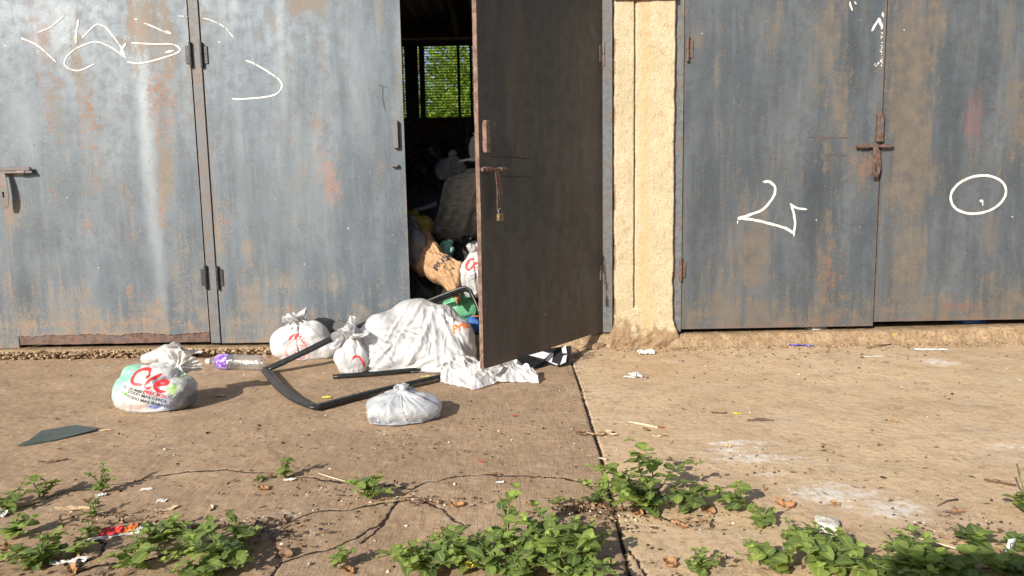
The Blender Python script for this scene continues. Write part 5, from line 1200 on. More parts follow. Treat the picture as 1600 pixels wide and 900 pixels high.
# brown paper bag
t = thing('paper_bag', 'brown paper bag with bold dark lettering lying in the doorway', 'paper bag', W(690, 430, 4.50)); o0 = Vector(t.location)
quad_px = [(655, 358), (724, 415), (718, 476), (632, 404)]   # top, right, bottom, left in the photo
A_, B_, C_2, D_ = [W(*p, Y_) for p, Y_ in zip(quad_px, (4.66, 4.40, 4.30, 4.56))]
m_, n_ = 44, 60; U, V_ = np.meshgrid(np.linspace(0, 1, n_), np.linspace(0, 1, m_))
A4, B4, C4, D4 = [np.array(q) for q in (A_, B_, C_2, D_)]
base_ = (1 - U)[..., None] * ((1 - V_)[..., None] * A4 + V_[..., None] * D4) + U[..., None] * ((1 - V_)[..., None] * B4 + V_[..., None] * C4)
wbl = .06 * fbm(U * 3, V_ * 3, 4.4, 3); base_ = base_ + wbl[..., None] * (B4 - A4) * .35 + (.16 * np.sin(U * 7) + .2 * fbm(U * 5, 1, 2.2, 2))[..., None] * (D4 - A4) * (V_ - .5)[..., None]
nrm = np.cross(B4 - A4, D4 - A4); nrm /= np.linalg.norm(nrm); nrm = nrm if nrm[1] < 0 else -nrm
cr = lambda k, sd: np.clip(1 - 3 * np.abs(pn(U * k + sd, V_ * k * .7, sd)), 0, 1)
puff = (np.sin(np.pi * U) ** .5) * (np.sin(np.pi * V_) ** .5) * .045
tri = lambda t: 1 - np.abs((t % 1) * 2 - 1)
wu = .25 * fbm(U * 3, V_ * 3, 9, 2)
rel = puff * 1.5 + .014 * tri(U * 3.1 + V_ * 1.7 + wu) + .012 * tri(U * 1.2 - V_ * 2.6 + wu * 2 + .3) + .007 * tri(U * 6 + V_ * 3 + wu * 3) + .006 * tri(V_ * 6 - U * 4 + wu * 3) + .008 * fbm(U * 4, V_ * 3, 7, 3) + .012 * cr(4, 2.2) + .007 * cr(8, 5.1)
Pf = base_ + nrm * rel[..., None] - np.array(o0); Pb = base_ - nrm * (puff * .9 + .02)[..., None] - np.array(o0)
Vv = np.concatenate([Pf.reshape(-1, 3), Pb.reshape(-1, 3)]); nn_ = m_ * n_; F = list(map(tuple, quads(m_, n_))) + [tuple(f[::-1]) for f in quads(m_, n_) + nn_]
ring = [j for j in range(n_)] + [i * n_ + n_ - 1 for i in range(1, m_)] + [(m_ - 1) * n_ + j for j in range(n_ - 2, -1, -1)] + [i * n_ for i in range(m_ - 2, 0, -1)]
F += [(ring[k], ring[k] + nn_, ring[(k + 1) % len(ring)] + nn_, ring[(k + 1) % len(ring)]) for k in range(len(ring))]
me = mesh_np('paper', Vv, F, [M_KRAFT]); pb = link('paper', me, t)
P = Printer(pb); rt = Vector(W(722, 400, 4.4) - W(692, 434, 4.4)); up2 = Vector(W(680, 405, 4.4) - W(700, 422, 4.4))
P.put(text_polys('RUST', .062, .0028), W(700, 418, 4.44), rt, up2, -Vector(nrm), M_INK, .005)
P.put(text_polys('PAN', .020, .001), W(714, 432, 4.42), rt, up2, -Vector(nrm), M_INK, .005).done()
# tied bag with red print, half hidden by the door
c = W(742, 424, 4.42); 
ib = make_bag('knotted_bag', 'white knotted bag with red lettering inside the doorway, half hidden by the door', 'plastic bag', (c.x, 4.42, c.z - .12), (W(743, 384, 4.42).x, 4.42, W(743, 390, 4.42).z), [ell((c.x, 4.42, c.z - .02), (.11, .09, .085), 2.4), ell((c.x - .01, 4.42, c.z - .06), (.10, .08, .06), 2.2), ell((c.x + .02, 4.42, c.z + .04), (.06, .05, .06))], M_BAG,
    'knotted white bags on the driveway', C_=.72, rows=56, nth=84, neck_row=.84, tail_dir=(-.2, -.1, 1), tail_r=.03, seed=81, steps=60, length=.40, ground=c.z - .15)
P = Printer(ib); q = W(735, 418, 4.1)
P.put(stroke_bm([([(.012,.046),(-.012,.050),(-.032,.030),(-.038,.004),(-.022,-.012),(-.004,.002),(.012,.018),(.032,.030)], .013), ([(.0,.036),(.02,.02),(.04,.034)], .012), ([(.0,-.006),(.03,.0),(.05,.004)], .006)]), (q.x, q.y, q.z), (1, 0, .1), (0, 0, 1), (0, 1, -.1), M_RED)
P.put(text_polys('EL HOMBRE', .011), (q.x + .012, q.y, q.z - .018), (.93, 0, .35), (0, 0, 1), (0, 1, -.1), M_RED, .004)
P.put(text_polys('TODO MAS', .016, .0004), (q.x + .020, q.y, q.z - .040), (.93, 0, .35), (0, 0, 1), (0, 1, -.1), M_INK, .004); P.put(text_polys('TODO MAS', .016, .0004), (q.x + .026, q.y, q.z - .056), (.93, 0, .35), (0, 0, 1), (0, 1, -.1), M_INK, .004)
P.put(stroke_bm([([(-.004,0),(.006,0)], .012)]), (q.x - .026, q.y, q.z - .062), (1, 0, 0), (0, 0, 1), (0, 1, -.1), M_GREENINK).done()

# ------------------------------------------------------------------ weeds
def leaf_proto(kind):
    """one leaf: 7 stations x 5 across, cupped and drooping; unit length along +y"""
    st = 7; V = []; vein = []
    for i in range(st):
        t = i / (st - 1); wd = {0: (math.sin(math.pi * min(1, t * .92 + .06)) ** .62) * .40, 1: (math.sin(math.pi * t ** .72) ** .9 + .02) * .36}[kind]
        if t > .97: wd = .015
        for k in (-1, -.5, 0, .5, 1):
            x = k * wd; z = abs(k) * .10 * wd * 2.2 - .16 * t * t + (.012 if k in (-.5, .5) else 0) + .02 * math.sin(t * 9 + k * 2) * abs(k)
            V.append((x, t, z)); vein.append(1.0 if k == 0 else 0.)
    return np.array(V), quads(st, 5), np.array(vein)
LP_ = [leaf_proto(0), leaf_proto(1)]
def weed(label, px, py, spread, height, nst, leafL, seed, kind=0, upright=.5, cat='weed', dirs=None, tint=(0, 1), dens=1.):
    rs = np.random.RandomState(seed); g = G(px, py); t = thing('weed_plant', label, cat, (g.x, g.y, 0), 'weeds growing from the cracks and edge')
    LV = []; LF = []; LT = []; LVe = []; n = 0; b = MB()
    def leaf(p, azim, pitch, L, roll, tn):
        nonlocal n
        V, F, ve = LP_[kind if rs.rand() < .85 else 1 - kind]; V = V * np.array([L * rs.uniform(.85, 1.15), L, L]); 
        ca, sa = math.cos(azim), math.sin(azim); cp, sp = math.cos(pitch), math.sin(pitch); cr_, sr = math.cos(roll), math.sin(roll)
        Rm = np.array([[ca, -sa, 0], [sa, ca, 0], [0, 0, 1]]) @ np.array([[1, 0, 0], [0, cp, -sp], [0, sp, cp]]) @ np.array([[cr_, 0, sr], [0, 1, 0], [-sr, 0, cr_]])
        Q = V @ Rm.T + np.array(p); Q[:, 2] = np.maximum(Q[:, 2], .004 + .002 * rs.rand()); LV.append(Q); LF.append(F + n); n += len(Q); LT.append(np.full(len(Q), tn)); LVe.append(ve)
    for s_ in range(max(3, int(nst * .85))):
        az = rs.uniform(0, 6.283) if dirs is None else dirs[s_ % len(dirs)] + rs.uniform(-.35, .35)
        reach = spread * rs.uniform(.3, 1.0); h = height * rs.uniform(.45, 1.0) * (1.15 - .5 * reach / spread) ; k = max(4, int((reach + h) / (leafL * .55)))
        pts = []
        for i in range(k + 1):
            u_ = i / k; rr_ = reach * u_ ** (.8 + upright); zz_ = h * math.sin(u_ * (1.75 - .4 * upright)); az2 = az + .35 * math.sin(u_ * 3 + s_)
            pts.append(Vector((math.cos(az2) * rr_ + rs.normal() * .003, math.sin(az2) * rr_ + rs.normal() * .003, max(.006, zz_ + .004))))
        b.tube(pts, [.0026 * (1 - .6 * i / k) for i in range(k + 1)], 5)
        tn0 = rs.uniform(*tint)
        for i in range(1, k + 1):
            u_ = i / k; lz = leafL * .86 * (.55 + .5 * math.sin(math.pi * min(1, u_ * .9 + .15))) * rs.choice([.5, .75, 1., 1.15, 1.45]); a0_ = az + (math.pi / 2 if i % 2 else 0) + rs.uniform(-.4, .4)
            cnt = 2 if i < k else 4
            for j in range(cnt):
                if i < k and rs.rand() > dens * .88: continue
                aa = a0_ + j * (math.pi if cnt == 2 else math.pi / 2) - math.pi / 2 + rs.uniform(-.3, .3); L = lz * (1 if i < k else rs.uniform(.45, .75))
                leaf(pts[i], aa, rs.uniform(-.25, .55) if i < k else rs.uniform(.2, .9), L, rs.uniform(-.4, .4), np.clip(tn0 * .45 + (u_ ** 3) * .6 + rs.uniform(-.25, .2), 0, 1))
    V = np.concatenate(LV); F = np.concatenate(LF)
    link('foliage', mesh_np('foliage', V, F, [M_LEAF], {'tint': np.concatenate(LT), 'vein': np.concatenate(LVe)}), t); b.build('stem', M_STEM, t, True); return t
pi = math.pi
weed('tallest bushy weed, growing on the joint of the concrete, right of the middle', 1015, 800, .20, .22, 15, .042, 101, 0, .5)
weed('low leafy offshoot at the left foot of the tallest weed', 935, 785, .12, .07, 7, .030, 102, 0, .3)
weed('small-leaved clump at the right foot of the tallest weed', 1075, 800, .09, .10, 7, .036, 103, 0, .5)
weed('sprig with dark shadow right of the tallest weed', 1150, 800, .07, .09, 6, .034, 104)
weed('small creeping weed between the sprig and the white stone', 1190, 825, .08, .05, 7, .026, 105)
weed('small creeping weed just left of the white chunk of plaster', 1235, 842, .07, .045, 7, .026, 106)
weed('slender upright weed alone on the thin crack, nearest the bent rubber seal', 445, 748, .035, .095, 5, .024, 107, 0, .9)
weed('low round-leaved weed on the crack below the translucent bag', 578, 780, .085, .07, 8, .032, 108, 0, .5, dirs=[0, pi, .5, 2.6])
weed('upright tuft of small leaves between the green shard and the carrier bag', 158, 770, .055, .095, 7, .028, 109, 1, .8)
weed('round-leaved weed at the left below the dark green shard', 65, 780, .075, .075, 7, .036, 110)
weed('weed cut by the left edge of the view, below the shard', 8, 800, .10, .08, 8, .036, 111)
weed('tiny weed beside the pale dry husk on the left', 152, 808, .035, .05, 4, .022, 112)
weed('leafy weed in the lower left corner', 62, 885, .12, .10, 11, .034, 113)
weed('low weed with small leaves right of the lower left corner clump', 118, 868, .07, .05, 7, .026, 114)
weed('spreading weed behind the orange-red wrapper', 245, 848, .12, .055, 13, .030, 115, 0, .3)
weed('weed with broad leaves at the bottom left, beside the white crumpled tissue', 350, 885, .15, .10, 12, .038, 116)
weed('loose sprig between the wrapper and the bottom edge', 215, 890, .10, .09, 8, .034, 117)
weed('taller sprig above the white tissue, left of the dark crack', 378, 850, .07, .11, 6, .036, 118)
weed('small bright weed alone between the two bottom clumps', 523, 890, .055, .065, 7, .028, 119, 1)
weed('dense clump at the left end of the big bottom-middle patch', 665, 898, .14, .10, 15, .036, 120, 1)
weed('dense pointed-leaf clump in the big bottom-middle patch', 735, 888, .15, .12, 15, .040, 121, 1)
weed('tall sprig standing out above the big bottom-middle patch', 793, 868, .07, .20, 6, .038, 122, 0, .8, dens=.7)
weed('broad grey-green leafed weed at the back of the big bottom-middle patch', 845, 868, .11, .12, 9, .050, 123, 0, .6, tint=(0, .3))
weed('round-leaved bright weed at the front of the big bottom-middle patch', 800, 905, .15, .10, 14, .034, 124)
weed('weed at the right end of the big bottom-middle patch', 885, 900, .13, .13, 12, .040, 125)
weed('weed with low bright shoots beside the joint at the bottom edge', 900, 925, .12, .07, 9, .034, 134)
weed('small weed at the left end of the bottom right patch', 1088, 897, .08, .055, 8, .028, 126)
weed('leafy weed below the white chunk of plaster', 1215, 893, .12, .08, 11, .036, 127)
weed('large-leaved weed in the middle of the bottom right patch', 1290, 888, .13, .10, 11, .052, 128)
weed('low weed right of the large-leaved weed', 1355, 895, .11, .07, 10, .040, 129)
weed('fan of big ribbed leaves left of the white plastic strip', 1440, 896, .11, .09, 9, .055, 130, 1)
weed('weed in the shade between the ribbed fan and the right edge', 1505, 905, .13, .08, 11, .046, 131)
weed('single weed with five big bright leaves above the shaded patch', 1515, 855, .05, .05, 3, .062, 132, 1)
weed('weed at the right edge just above the white plastic strip', 1588, 862, .06, .06, 6, .034, 133)
weed('weed cut by the right edge, halfway up the lower quarter', 1600, 800, .05, .06, 6, .038, 135)
weed('shaded weed in the lower right corner', 1580, 908, .13, .07, 11, .046, 136)
weed('tiny sprout in a crack near the slender upright weed', 405, 752, .03, .018, 4, .016, 137)
weed('tiny yellowish sprout left of the tallest weed over the leaf litter', 870, 790, .025, .035, 4, .018, 138)
weed('shaded low weed at the bottom edge left of the ribbed fan', 1400, 915, .12, .06, 10, .040, 139)
weed('small sprig with round leaves between the green shard weed and the corner clump', 30, 838, .06, .07, 6, .030, 140)
weed('weed with upright shoots at the bottom left between wrapper and white tissue', 290, 868, .09, .10, 9, .032, 141, 1)
weed('low weed at the bottom edge under the white tissue', 320, 905, .11, .07, 9, .032, 142)
weed('tiny weed left of the orange-red wrapper', 140, 838, .04, .04, 5, .022, 143)
weed('small sprout right of the tall sprig over the bottom-middle patch', 905, 845, .06, .06, 5, .028, 144)
weed('trailing weed in front of the white plaster chunk', 1275, 862, .09, .05, 6, .028, 145)
weed('sparse sprig between the bottom right patch and the pale straw', 1405, 872, .06, .09, 4, .026, 146, 1, .8, dens=.6)
# thin flower stalks at the right edge
t = thing('flower_stalk', 'thin dry flower stalk with a beaded tip near the right edge', 'stalk', G(1601, 790)); b = MB(); b.tube([(0, 0, 0), (-.01, 0, .06), (-.025, .01, .12)], .0016, 6)
for k in range(9): q = Vector((-.012 - .0017 * k, .005, .07 + .006 * k)); b.add(*(lambda V: (V, [(0, 1, 2), (0, 2, 3), (0, 3, 1), (1, 3, 2)]))([(q + Vector(o) * .0035)[:] for o in ((0, 0, 1.4), (1, 0, 0), (-.6, .9, 0), (-.6, -.9, 0))]))
b.build('stalk', M_STEM, t)

# ------------------------------------------------------------------ fallen leaves, scraps, sticks
def dead_leaf(label, px, py, L, wd, rz, mat, curl=.35, name='dead_leaf', cat='fallen leaf', seed=0, group='dry leaves fallen on the concrete', lift=0):
    rs = np.random.RandomState(seed + int(px)); m_, n_ = 16, 11; V = []; ph = rs.uniform(0, 9); curl = curl * .55; bend = rs.uniform(-.25, .25); asy = rs.uniform(-.5, .9)
    for i in range(m_):
        t = i / (m_ - 1); w_ = (math.sin(math.pi * (t ** .85 * .94 + .03)) ** .75 * wd / 2) * (1 + .16 * math.sin(t * 13 + ph)) + .0006
        for j in range(n_):
            k = -1 + 2 * j / (n_ - 1); x = k * w_ * (1 + .10 * math.sin(t * 23 + ph * 2 + k)) + bend * L * (t - .5) ** 2 * 2; y = (t - .5) * L
            z = curl * (abs(k) ** 1.6) * wd * (.5 + .5 * asy * k) + curl * .8 * (t - .4) ** 2 * L + .10 * wd * math.sin(t * 8 + k * 3 + ph) * abs(k) + .05 * wd * math.sin(t * 21 - k * 6 + ph)
            V.append((x * (1 - .3 * curl * abs(k)), y, max(0, z) + .0025 + lift))
    g = G(px, py); o = link(name, mesh_np(name, V, quads(m_, n_), [mat])); s_ = o.modifiers.new('s', 'SOLIDIFY'); s_.thickness = .0008
    o.location = g; o.rotation_euler = (0, 0, rz + rs.uniform(-.2, .2)); o.scale = (.7, .7, .7); return tag(o, label, cat, group)
DL = dead_leaf; D = M_DEAD
DL('yellow fallen leaf left of the long brown bark chip', 1152, 647, .052, .030, 1.4, D[4], .1)
DL('long brown bark-like leaf lying on the paler slab', 1187, 657, .15, .045, 1.45, D[5], .25)
DL('curled orange-brown leaf standing up right of the sprig', 1226, 792, .075, .05, .9, D[1], .9)
DL('small brown leaf on the white stain', 1305, 788, .045, .028, .7, D[1], .5)
DL('long brown leaf near the right edge of the pale slab', 1562, 755, .12, .03, 1.0, D[0], .5)
DL('small orange leaf left of the five-leaved weed', 1498, 800, .055, .022, 1.5, D[1], .3)
DL('small brown lump of leaf on the pale slab under the white scrap', 1397, 661, .045, .035, 1.2, D[1], .8)
DL('yellow-tan leaf at the right tip of the first white stain', 1138, 698, .035, .03, .5, D[2], .4)
DL('red leaf fragment beside the pale stick', 1032, 668, .045, .02, 1.3, D[3], .3)
DL('brown leaf fragment just below the pale stick', 1010, 672, .05, .03, .6, D[0], .6)
DL('tan leaf below the red leaf fragment', 1026, 683, .045, .022, 1.5, D[2], .4)
DL('red-brown leaf flake right of the flattened bag', 803, 650, .042, .020, 1.4, D[3], .1)
DL('pale orange leaf caught in the tallest weed', 995, 727, .05, .035, 1.3, D[1], .5, lift=.05)
DL('rusty leaf lying right of the foot of the tallest weed', 1108, 800, .06, .045, .2, D[1], .6)
DL('brown leaf below the tallest weed on the paler slab', 1062, 822, .07, .035, .8, D[1], .6)
DL('orange leaf below the tallest weed beside the joint', 996, 803, .055, .04, .9, D[1], .5)
DL('upright brown leaf near the small weed at the bottom right of the joint', 1048, 882, .06, .055, .1, D[1], .5)
DL('curled tan leaf on the curved crack below the middle', 713, 791, .06, .04, 1.1, D[1], .8)
DL('pale orange leaf at the top left of the big bottom-middle patch', 703, 832, .085, .06, 1.3, D[1], .6)
DL('small orange leaf above the back of the big bottom-middle patch', 824, 787, .035, .016, 1.3, D[1], .3)
DL('brown leaf sliver on the long crack, right of the middle', 776, 741, .05, .018, 1.2, D[0], .4)
DL('dark red fleck of leaf above the long crack', 752, 722, .035, .015, 1.4, D[3], .3)
DL('round tan leaf left of the slender upright weed', 411, 765, .06, .045, 1.2, D[1], .7)
DL('brown leaf touching the slender upright weed', 425, 744, .05, .03, 1.5, D[0], .5)
DL('tan seed pod standing on the concrete, left of the curved crack', 330, 796, .05, .02, .5, D[2], .6)
DL('long pale husk lying above the spreading weed', 262, 798, .095, .024, 2.1, D[2], .7)
DL('brown curled leaf right of the spreading weed', 322, 828, .10, .05, 1.9, D[0], .7)
DL('long pale dry husk pointing at the tiny weed on the left', 120, 797, .16, .035, 1.85, D[2], .6)
DL('brown curled leaf behind the long pale dry husk', 140, 785, .07, .045, 1.4, D[0], .8)
DL('thin brown leaf with a pale tip below the green shard', 82, 722, .13, .028, 1.25 + .6, D[0], .4)
DL('tan leaf scrap touching the right tip of the green shard', 165, 673, .07, .022, 1.6, D[2], .3)
DL('dry leaf between the carrier bag and the bent seal', 343, 619, .08, .035, 1.5, D[2], .4)
DL('dark dry leaf right of the leafy lower left corner weed', 440, 868, .09, .05, 1.0, D[0], .8)
DL('brown leaf in the bottom left corner', 12, 865, .10, .07, .6, D[1], .7)
DL('brown leaf at the bottom edge by the lower left corner weed', 112, 895, .07, .045, .9, D[1], .6)
DL('yellow fruit-like leaf at the bottom edge in the middle patch', 735, 897, .05, .04, 0, D[4], .8, lift=.03)
DL('orange leaf under the small bright weed', 545, 893, .06, .035, .6, D[1], .6)
DL('orange leaf on the paler slab near the kerb and the blue strip', 1275, 532, .06, .04, 1.4, D[1], .6)
DL('small orange leaf left of the blue strip near the kerb', 1222, 543, .07, .03, 1.4, D[1], .4)
DL('orange leaf at the right edge above the white plastic strip', 1594, 852, .06, .04, .3, D[1], .5)
DL('dark brown leaf beside the small orange leaf on the right', 1484, 802, .05, .022, 1.0, D[5], .2)
DL('twiggy brown leaf left of the yellow fallen leaf', 1122, 646, .10, .02, 1.7, D[0], .7)
# litter bundle on the joint
t = thing('leaf_litter', 'small brown bundle of curled leaf litter lying across the joint', 'leaf litter', G(930, 678)); rr = random.Random(9)
for k in range(9):
    o = DL('x', 930, 678, rr.uniform(.05, .10), rr.uniform(.012, .025), rr.uniform(1.0, 2.2), D[0] if k % 3 else D[2], .9, seed=k, name='litter_leaf')
    o.parent = t; o.location = (rr.uniform(-.07, .07), rr.uniform(-.025, .025), rr.uniform(0, .008))
    for key in ('label', 'category', 'group'): del o[key]
# papers and scraps
def scrap(label, px, py, L, wd, rz, mat, seed, name='paper_scrap', cat='paper scrap', amp=.35):
    rs = np.random.RandomState(seed); m_, n_ = 14, 12; X, Y = np.meshgrid(np.linspace(-.5, .5, n_) * L, np.linspace(-.5, .5, m_) * wd)
    Z = .003 + amp * min(L, wd) * np.abs(fbm(X / L * 3 + seed, Y / wd * 3, seed, 3)); ex = 1 + .25 * fbm(np.arctan2(Y, X) * 2, 3, seed, 2)
    o = link(name, mesh_np(name, np.stack([X * ex, Y * ex, Z], -1).reshape(-1, 3), quads(m_, n_), [mat], smooth=False)); s_ = o.modifiers.new('s', 'SOLIDIFY'); s_.thickness = .001
    o.location = G(px, py); o.rotation_euler = (0, 0, rz); return tag(o, label, cat)
scrap('white folded paper scrap standing on the concrete right of the joint', 993, 588, .05, .075, .25, M_PAPER, 1, amp=.5)
scrap('smaller white flap lying left of the folded paper scrap', 984, 590, .055, .02, -.3, M_PAPER, 2)
scrap('crumpled dirty white tissue at the foot of the cream pillar', 1010, 553, .085, .05, 0, M_CREAM, 3, 'tissue', 'tissue', .7)
scrap('flat white paper strip near the kerb under the painted ring door', 1455, 547, .17, .035, -.15, M_PAPER, 4, amp=.2)
scrap('thin pale sliver near the kerb between the two blue-grey leaves', 1363, 558, .14, .012, .1, M_CREAM, 5)
scrap('torn blue strip of plastic near the kerb', 1252, 541, .13, .028, -.25, simple('blue_purple_plastic', (.05, .05, .30), .35), 6, 'plastic_strip', 'plastic strip', .5)
scrap('white crumpled tissue in the weeds at the bottom left', 345, 887, .055, .050, .3, M_PAPER, 7, 'tissue', 'tissue', 1.2)
scrap('white scrap torn in pieces under the lower left corner weed', 108, 880, .085, .022, .2, M_PAPER, 8, amp=.6)
scrap('white scrap at the left edge by the cut-off weed', 3, 806, .035, .04, .1, M_PAPER, 9, amp=.6)
scrap('small pale flake right of the spread of dry husks', 253, 784, .028, .022, .1, M_PAPER, 10)
scrap('small pale flake above the husks', 229, 766, .035, .014, .1, M_PAPER, 11)
scrap('white scrap at the foot of the slender upright weed', 452, 751, .035, .014, .1, M_PAPER, 12)
scrap('white flake near the long crack in the middle', 781, 755, .026, .012, .1, M_PAPER, 13)
scrap('small white scrap lying at the foot of the upright tuft', 158, 775, .03, .02, .4, M_PAPER, 18)
t = thing('food_wrapper', 'orange, red and white torn wrapper lying between the weeds at the left', 'wrapper', G(185, 832));
for (nm, dx, dy, L, wd, mt, sd) in (('wrapper_red', -.02, .0, .055, .05, M_RED, 20), ('wrapper_orange', .018, .012, .05, .045, M_ORANGE, 21), ('wrapper_white', .0, -.028, .13, .016, M_PAPER, 22), ('wrapper_green', .0, .025, .04, .02, simple('dark_green_print', (.03, .10, .06), .5), 23)):
    o = scrap('x', 0, 700, L, wd, .35, mt, sd, nm, 'x', .22); o.parent = t; o.location = (dx, dy, 0); del o['label']; del o['category']
scrap('white torn piece right of the orange-red wrapper', 224, 829, .03, .045, -.5, M_PAPER, 24, amp=.5)
# yellow-green flecks near the seal
scrap('yellow-green plastic shred below the big sack', 668, 590, .055, .02, .1, simple("lime_plastic", (.40, .44, .12), .5), 30, 'plastic_shred', 'plastic shred', .6)
scrap('yellow-green plastic shred in the corner of the bent seal', 510, 622, .040, .015, .1, M_DEAD[4], 31, 'plastic_shred', 'plastic shred', .6)
# chunk of plaster
bm = bmesh.new(); bmesh.ops.create_icosphere(bm, subdivisions=3, radius=1)
for v in bm.verts:
    c = v.co; q = (abs(c.x) ** 4 + abs(c.y) ** 4 + abs(c.z) ** 4) ** .25; v.co = Vector((c.x / q * .030, c.y / q * .036, c.z / q * .016 + .014)) * (1 + .12 * float(fbm(c.x * 2, c.y * 2, c.z * 2, 3))) 
me = bpy.data.meshes.new('stone'); bm.to_mesh(me); bm.free(); me.materials.append(simple('white_plaster', (.62, .59, .50), .9, .25, 40, 0, .8, .004)); o = link('stone', me); o.location = G(1291, 828); o.rotation_euler = (0, .1, -.25)
tag(o, 'white chunk of plaster with a hollow top among the weeds', 'stone')
# white plastic strip with its long stalk
m_, n_ = 3, 10; Pq = [W(1575, 846, 1.79), W(1570, 862, 1.77), W(1556, 872, 1.76)]
b = MB(); V = []
g5 = G(1566, 876)
for i, (dx, dz, wv) in enumerate(((-.03, .006, .004), (-.005, .006, .012), (.012, .012, .015), (.018, .030, .013), (.022, .055, .011))):
    for k in (-1, 1): V += [(dx + (k * wv if i > 2 else 0), k * wv * (.3 if i > 2 else 1), dz)]
b.add(V, [(2 * i, 2 * i + 1, 2 * i + 3, 2 * i + 2) for i in range(4)]); o = b.build('plastic_strip', simple('bright_white_plastic', (.80, .80, .82), .3), None, True); s_ = o.modifiers.new('s', 'SOLIDIFY'); s_.thickness = .0015; o.location = g5
tag(o, 'bright white bent plastic strip standing in the shaded weeds at the right', 'plastic strip')
M_STRAW = simple('pale_straw', (.58, .48, .33), .7, .2, 40)
def stick(label, pts, r, mat=M_STRAW, name='twig'):
    P_ = [G(x, y, z) for x, y, z in pts]; return tag(MB().tube(P_, r, 6).build(name, mat, None, True), label, 'twig')
stick('pale flat stick lying right of the joint above the tallest weed', [(983, 659, .004), (1005, 663, .006), (1028, 668, .004)], .005)
stick('thin pale straw running into the weeds at the bottom right', [(1424, 838, .012), (1480, 853, .014), (1530, 868, .012), (1560, 878, .006)], .0022)
stick('thin pale twig between the slender weed and the low round-leaved weed', [(497, 739, .004), (515, 745, .008), (540, 752, .004)], .0025)
stick('short pale twig lying across the joint', [(935, 715, .004), (948, 718, .006)], .003)
stick('dark curved twig beside the small orange leaf on the right', [(1465, 790, .004), (1480, 782, .008), (1497, 780, .004)], .002, M_BARK)
stick('dark thin twig near the kerb, right of the blue strip', [(1355, 543, .004), (1370, 540, .010), (1392, 538, .004)], .003, M_BARK)

# rubble along the kerb and crumbs on the slab: far too many to count
def pebbles(name, label, spots, mat, seed, cat):
    rs = np.random.RandomState(seed); base = bmesh.new(); bmesh.ops.create_icosphere(base, subdivisions=1, radius=1); V0 = np.array([v.co[:] for v in base.verts]); F0 = np.array([[v.index for v in f.verts] for f in base.faces]); base.free()
    V = []; F = []; T = []; n = 0
    for (x, y, z, r) in spots:
        q = V0 * (1 + .35 * rs.normal(size=(len(V0), 1)) * .6) * np.array([r * rs.uniform(.7, 1.5), r * rs.uniform(.7, 1.3), r * rs.uniform(.4, .9)]); a = rs.uniform(0, 6.28); c_, s_ = math.cos(a), math.sin(a)
        q = q @ np.array([[c_, s_, 0], [-s_, c_, 0], [0, 0, 1]]) + np.array([x, y, z + r * .3]); V.append(q); F.append(F0 + n); n += len(V0); T.append(np.full(len(V0), rs.rand()))
    me = mesh_np(name, np.concatenate(V), np.concatenate(F), [mat], {'tint': np.concatenate(T)}, smooth=False); return tag(link(name, me), label, cat, kind='stuff')
m = N('kerb_rubble'); c = m.mix(m.attr('tint'), (.16, .10, .065), (.50, .36, .22)); c = m.mix(m.ramp(m.noise(50, 4), .5, .7, 0, .6), c, (.12, .08, .05)); m.set(c, .9, 0, m.bump(m.noise(90, 4), .5, .003), .2)
rs = np.random.RandomState(77); sp = []
for k in range(1500):
    x = rs.uniform(-3.2, XL(420)); sp.append((x, WALL - .06 - abs(rs.normal()) * .03, rs.uniform(0, .035), rs.uniform(.004, .012) * (1.6 if rs.rand() < .08 else 1)))
for k in range(1300):
    x = rs.uniform(XL(950), 3.2); sp.append((x, WALL - .08 - abs(rs.normal()) * .05, 0, rs.uniform(.002, .007)))
for (px, py, r) in ((322, 546, .028), (296, 540, .022), (303, 551, .016), (905, 541, .035), (915, 533, .05), (928, 537, .045), (897, 549, .02), (948, 540, .03), (1062, 532, .02), (1075, 538, .014), (1030, 545, .016), (1090, 540, .014), (12, 555, .024), (45, 553, .022), (84, 556, .018), (120, 552, .024), (150, 555, .018)):
    g = G(px, py); sp.append((g.x, min(g.y, WALL - .05), 0, r))
pebbles('rubble', 'loose ochre stones and crumbs along the kerb under the doors', sp, m.m, 5, 'rubble')
m = N('slab_crumbs'); r1 = m.attr('tint'); c = m.mix(m.ramp(r1, .60, .62), (.035, .025, .02), (.22, .14, .08)); c = m.mix(m.ramp(r1, .80, .82), c, (.66, .60, .50)); m.set(c, .9)
sp = []
for k in range(5000):
    y = 1.45 + 2.8 * rs.rand() ** 1.25; x = rs.uniform(-.78, .78) * y
    if fbm(x * 2, y * 2, 4, 3) + .5 * rs.normal() < .0: continue
    sp.append((x, y, -.001, min(.0065, .0013 * math.exp(rs.normal() * .65))))
for (px, py, sx, sy, n_) in ((950, 800, 60, 10, 160), (425, 825, 50, 14, 160), (1200, 720, 60, 12, 90), (1480, 830, 70, 16, 120), (180, 820, 50, 10, 120), (560, 765, 60, 8, 60), (900, 590, 20, 40, 60), (690, 690, 90, 20, 60), (30, 880, 60, 18, 120), (1170, 560, 120, 12, 160), (1090, 815, 100, 10, 80), (640, 780, 60, 4, 50)):
    for k in range(n_): g = G(px + rs.normal() * sx, min(905, py + rs.normal() * sy)); sp.append((g.x, g.y, -.001, rs.uniform(.0015, .0042)))
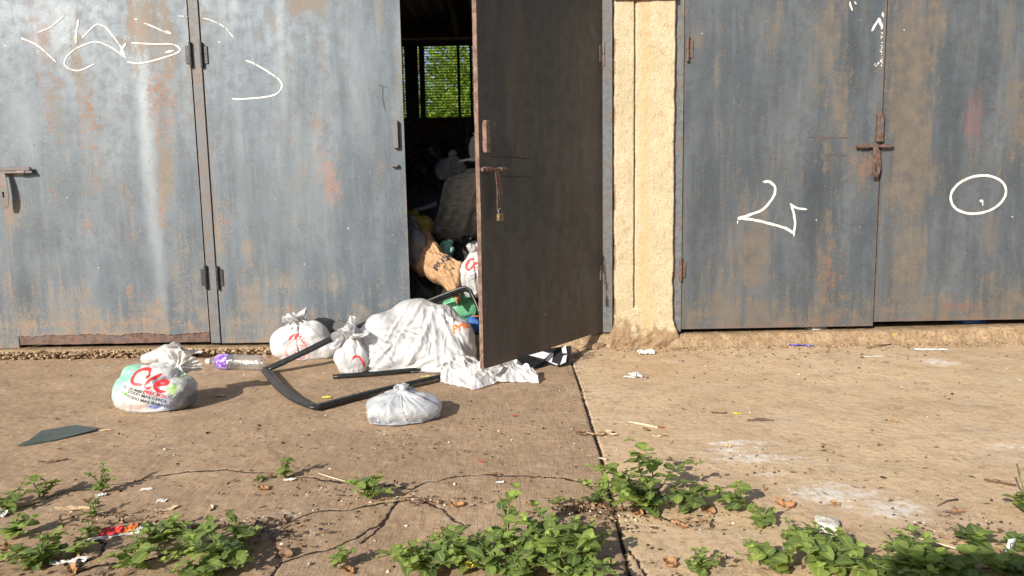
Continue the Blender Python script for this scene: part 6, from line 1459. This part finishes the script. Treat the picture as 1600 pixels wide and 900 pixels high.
pebbles('debris', 'dark and pale crumbs and grit strewn over the concrete', sp, m.m, 6, 'debris')
# leaf-litter flecks in the cracks
V = []; F = []; T = []; n = 0
for (px, py, sx, sy, k_) in ((920, 795, 45, 9, 150), (420, 835, 40, 14, 110), (690, 785, 50, 5, 50), (180, 818, 45, 8, 80), (1400, 880, 130, 10, 140), (800, 880, 110, 12, 150), (90, 885, 90, 12, 110), (1490, 860, 60, 12, 90), (1060, 820, 70, 8, 50), (1300, 640, 220, 60, 70), (1350, 760, 160, 40, 55), (1250, 556, 200, 8, 130), (600, 700, 260, 40, 40), (350, 780, 200, 30, 45), (150, 640, 120, 40, 30)):
    for k in range(k_):
        g = G(px + rs.normal() * sx, min(906, py + rs.normal() * sy)); L = rs.uniform(.004, .016); w_ = L * rs.uniform(.2, .45); a = rs.uniform(0, 6.28); tl = rs.uniform(0, .010)
        u_ = np.array([math.cos(a), math.sin(a), 0]); v_ = np.array([-math.sin(a), math.cos(a), 0]); c_ = np.array([g.x, g.y, .003])
        V += [c_ - u_ * L, c_ + v_ * w_ + [0, 0, tl], c_ + u_ * L + [0, 0, tl * .4], c_ - v_ * w_ + [0, 0, tl * .3]]; F.append((n, n + 1, n + 2, n + 3)); n += 4; T += [rs.rand()] * 4
m = N('leaf_flecks'); m.set(m.mix(m.attr('tint'), (.07, .042, .026), (.34, .21, .12)), .8)
tag(link('leaf_debris', mesh_np('leaf_debris', V, np.array(F), [m.m], {'tint': T}, smooth=False)), 'crumbled dry leaf flecks gathered in the cracks and under the weeds', 'debris', kind='stuff')

# unseen low wall added behind the viewer to cast the lower right shade
b = MB(); p = G(1385, 905); k = 2.15; xw = p.x - SUN.x / SUN.y * (p.y + .6); zw = 0
p2 = G(1600, 862); yw = -.60; t_ = (p2.y - yw); zw = t_ * SUN.z / abs(SUN.y)
b.box(0, 3.2, -.2, 0, -.05, zw, bev=.01); o = b.build('unseen_shade_wall', M_STUCCO); o.location = (xw, yw, 0); tag(o, 'low plastered boundary wall whose shade reaches the lower right corner', 'wall')
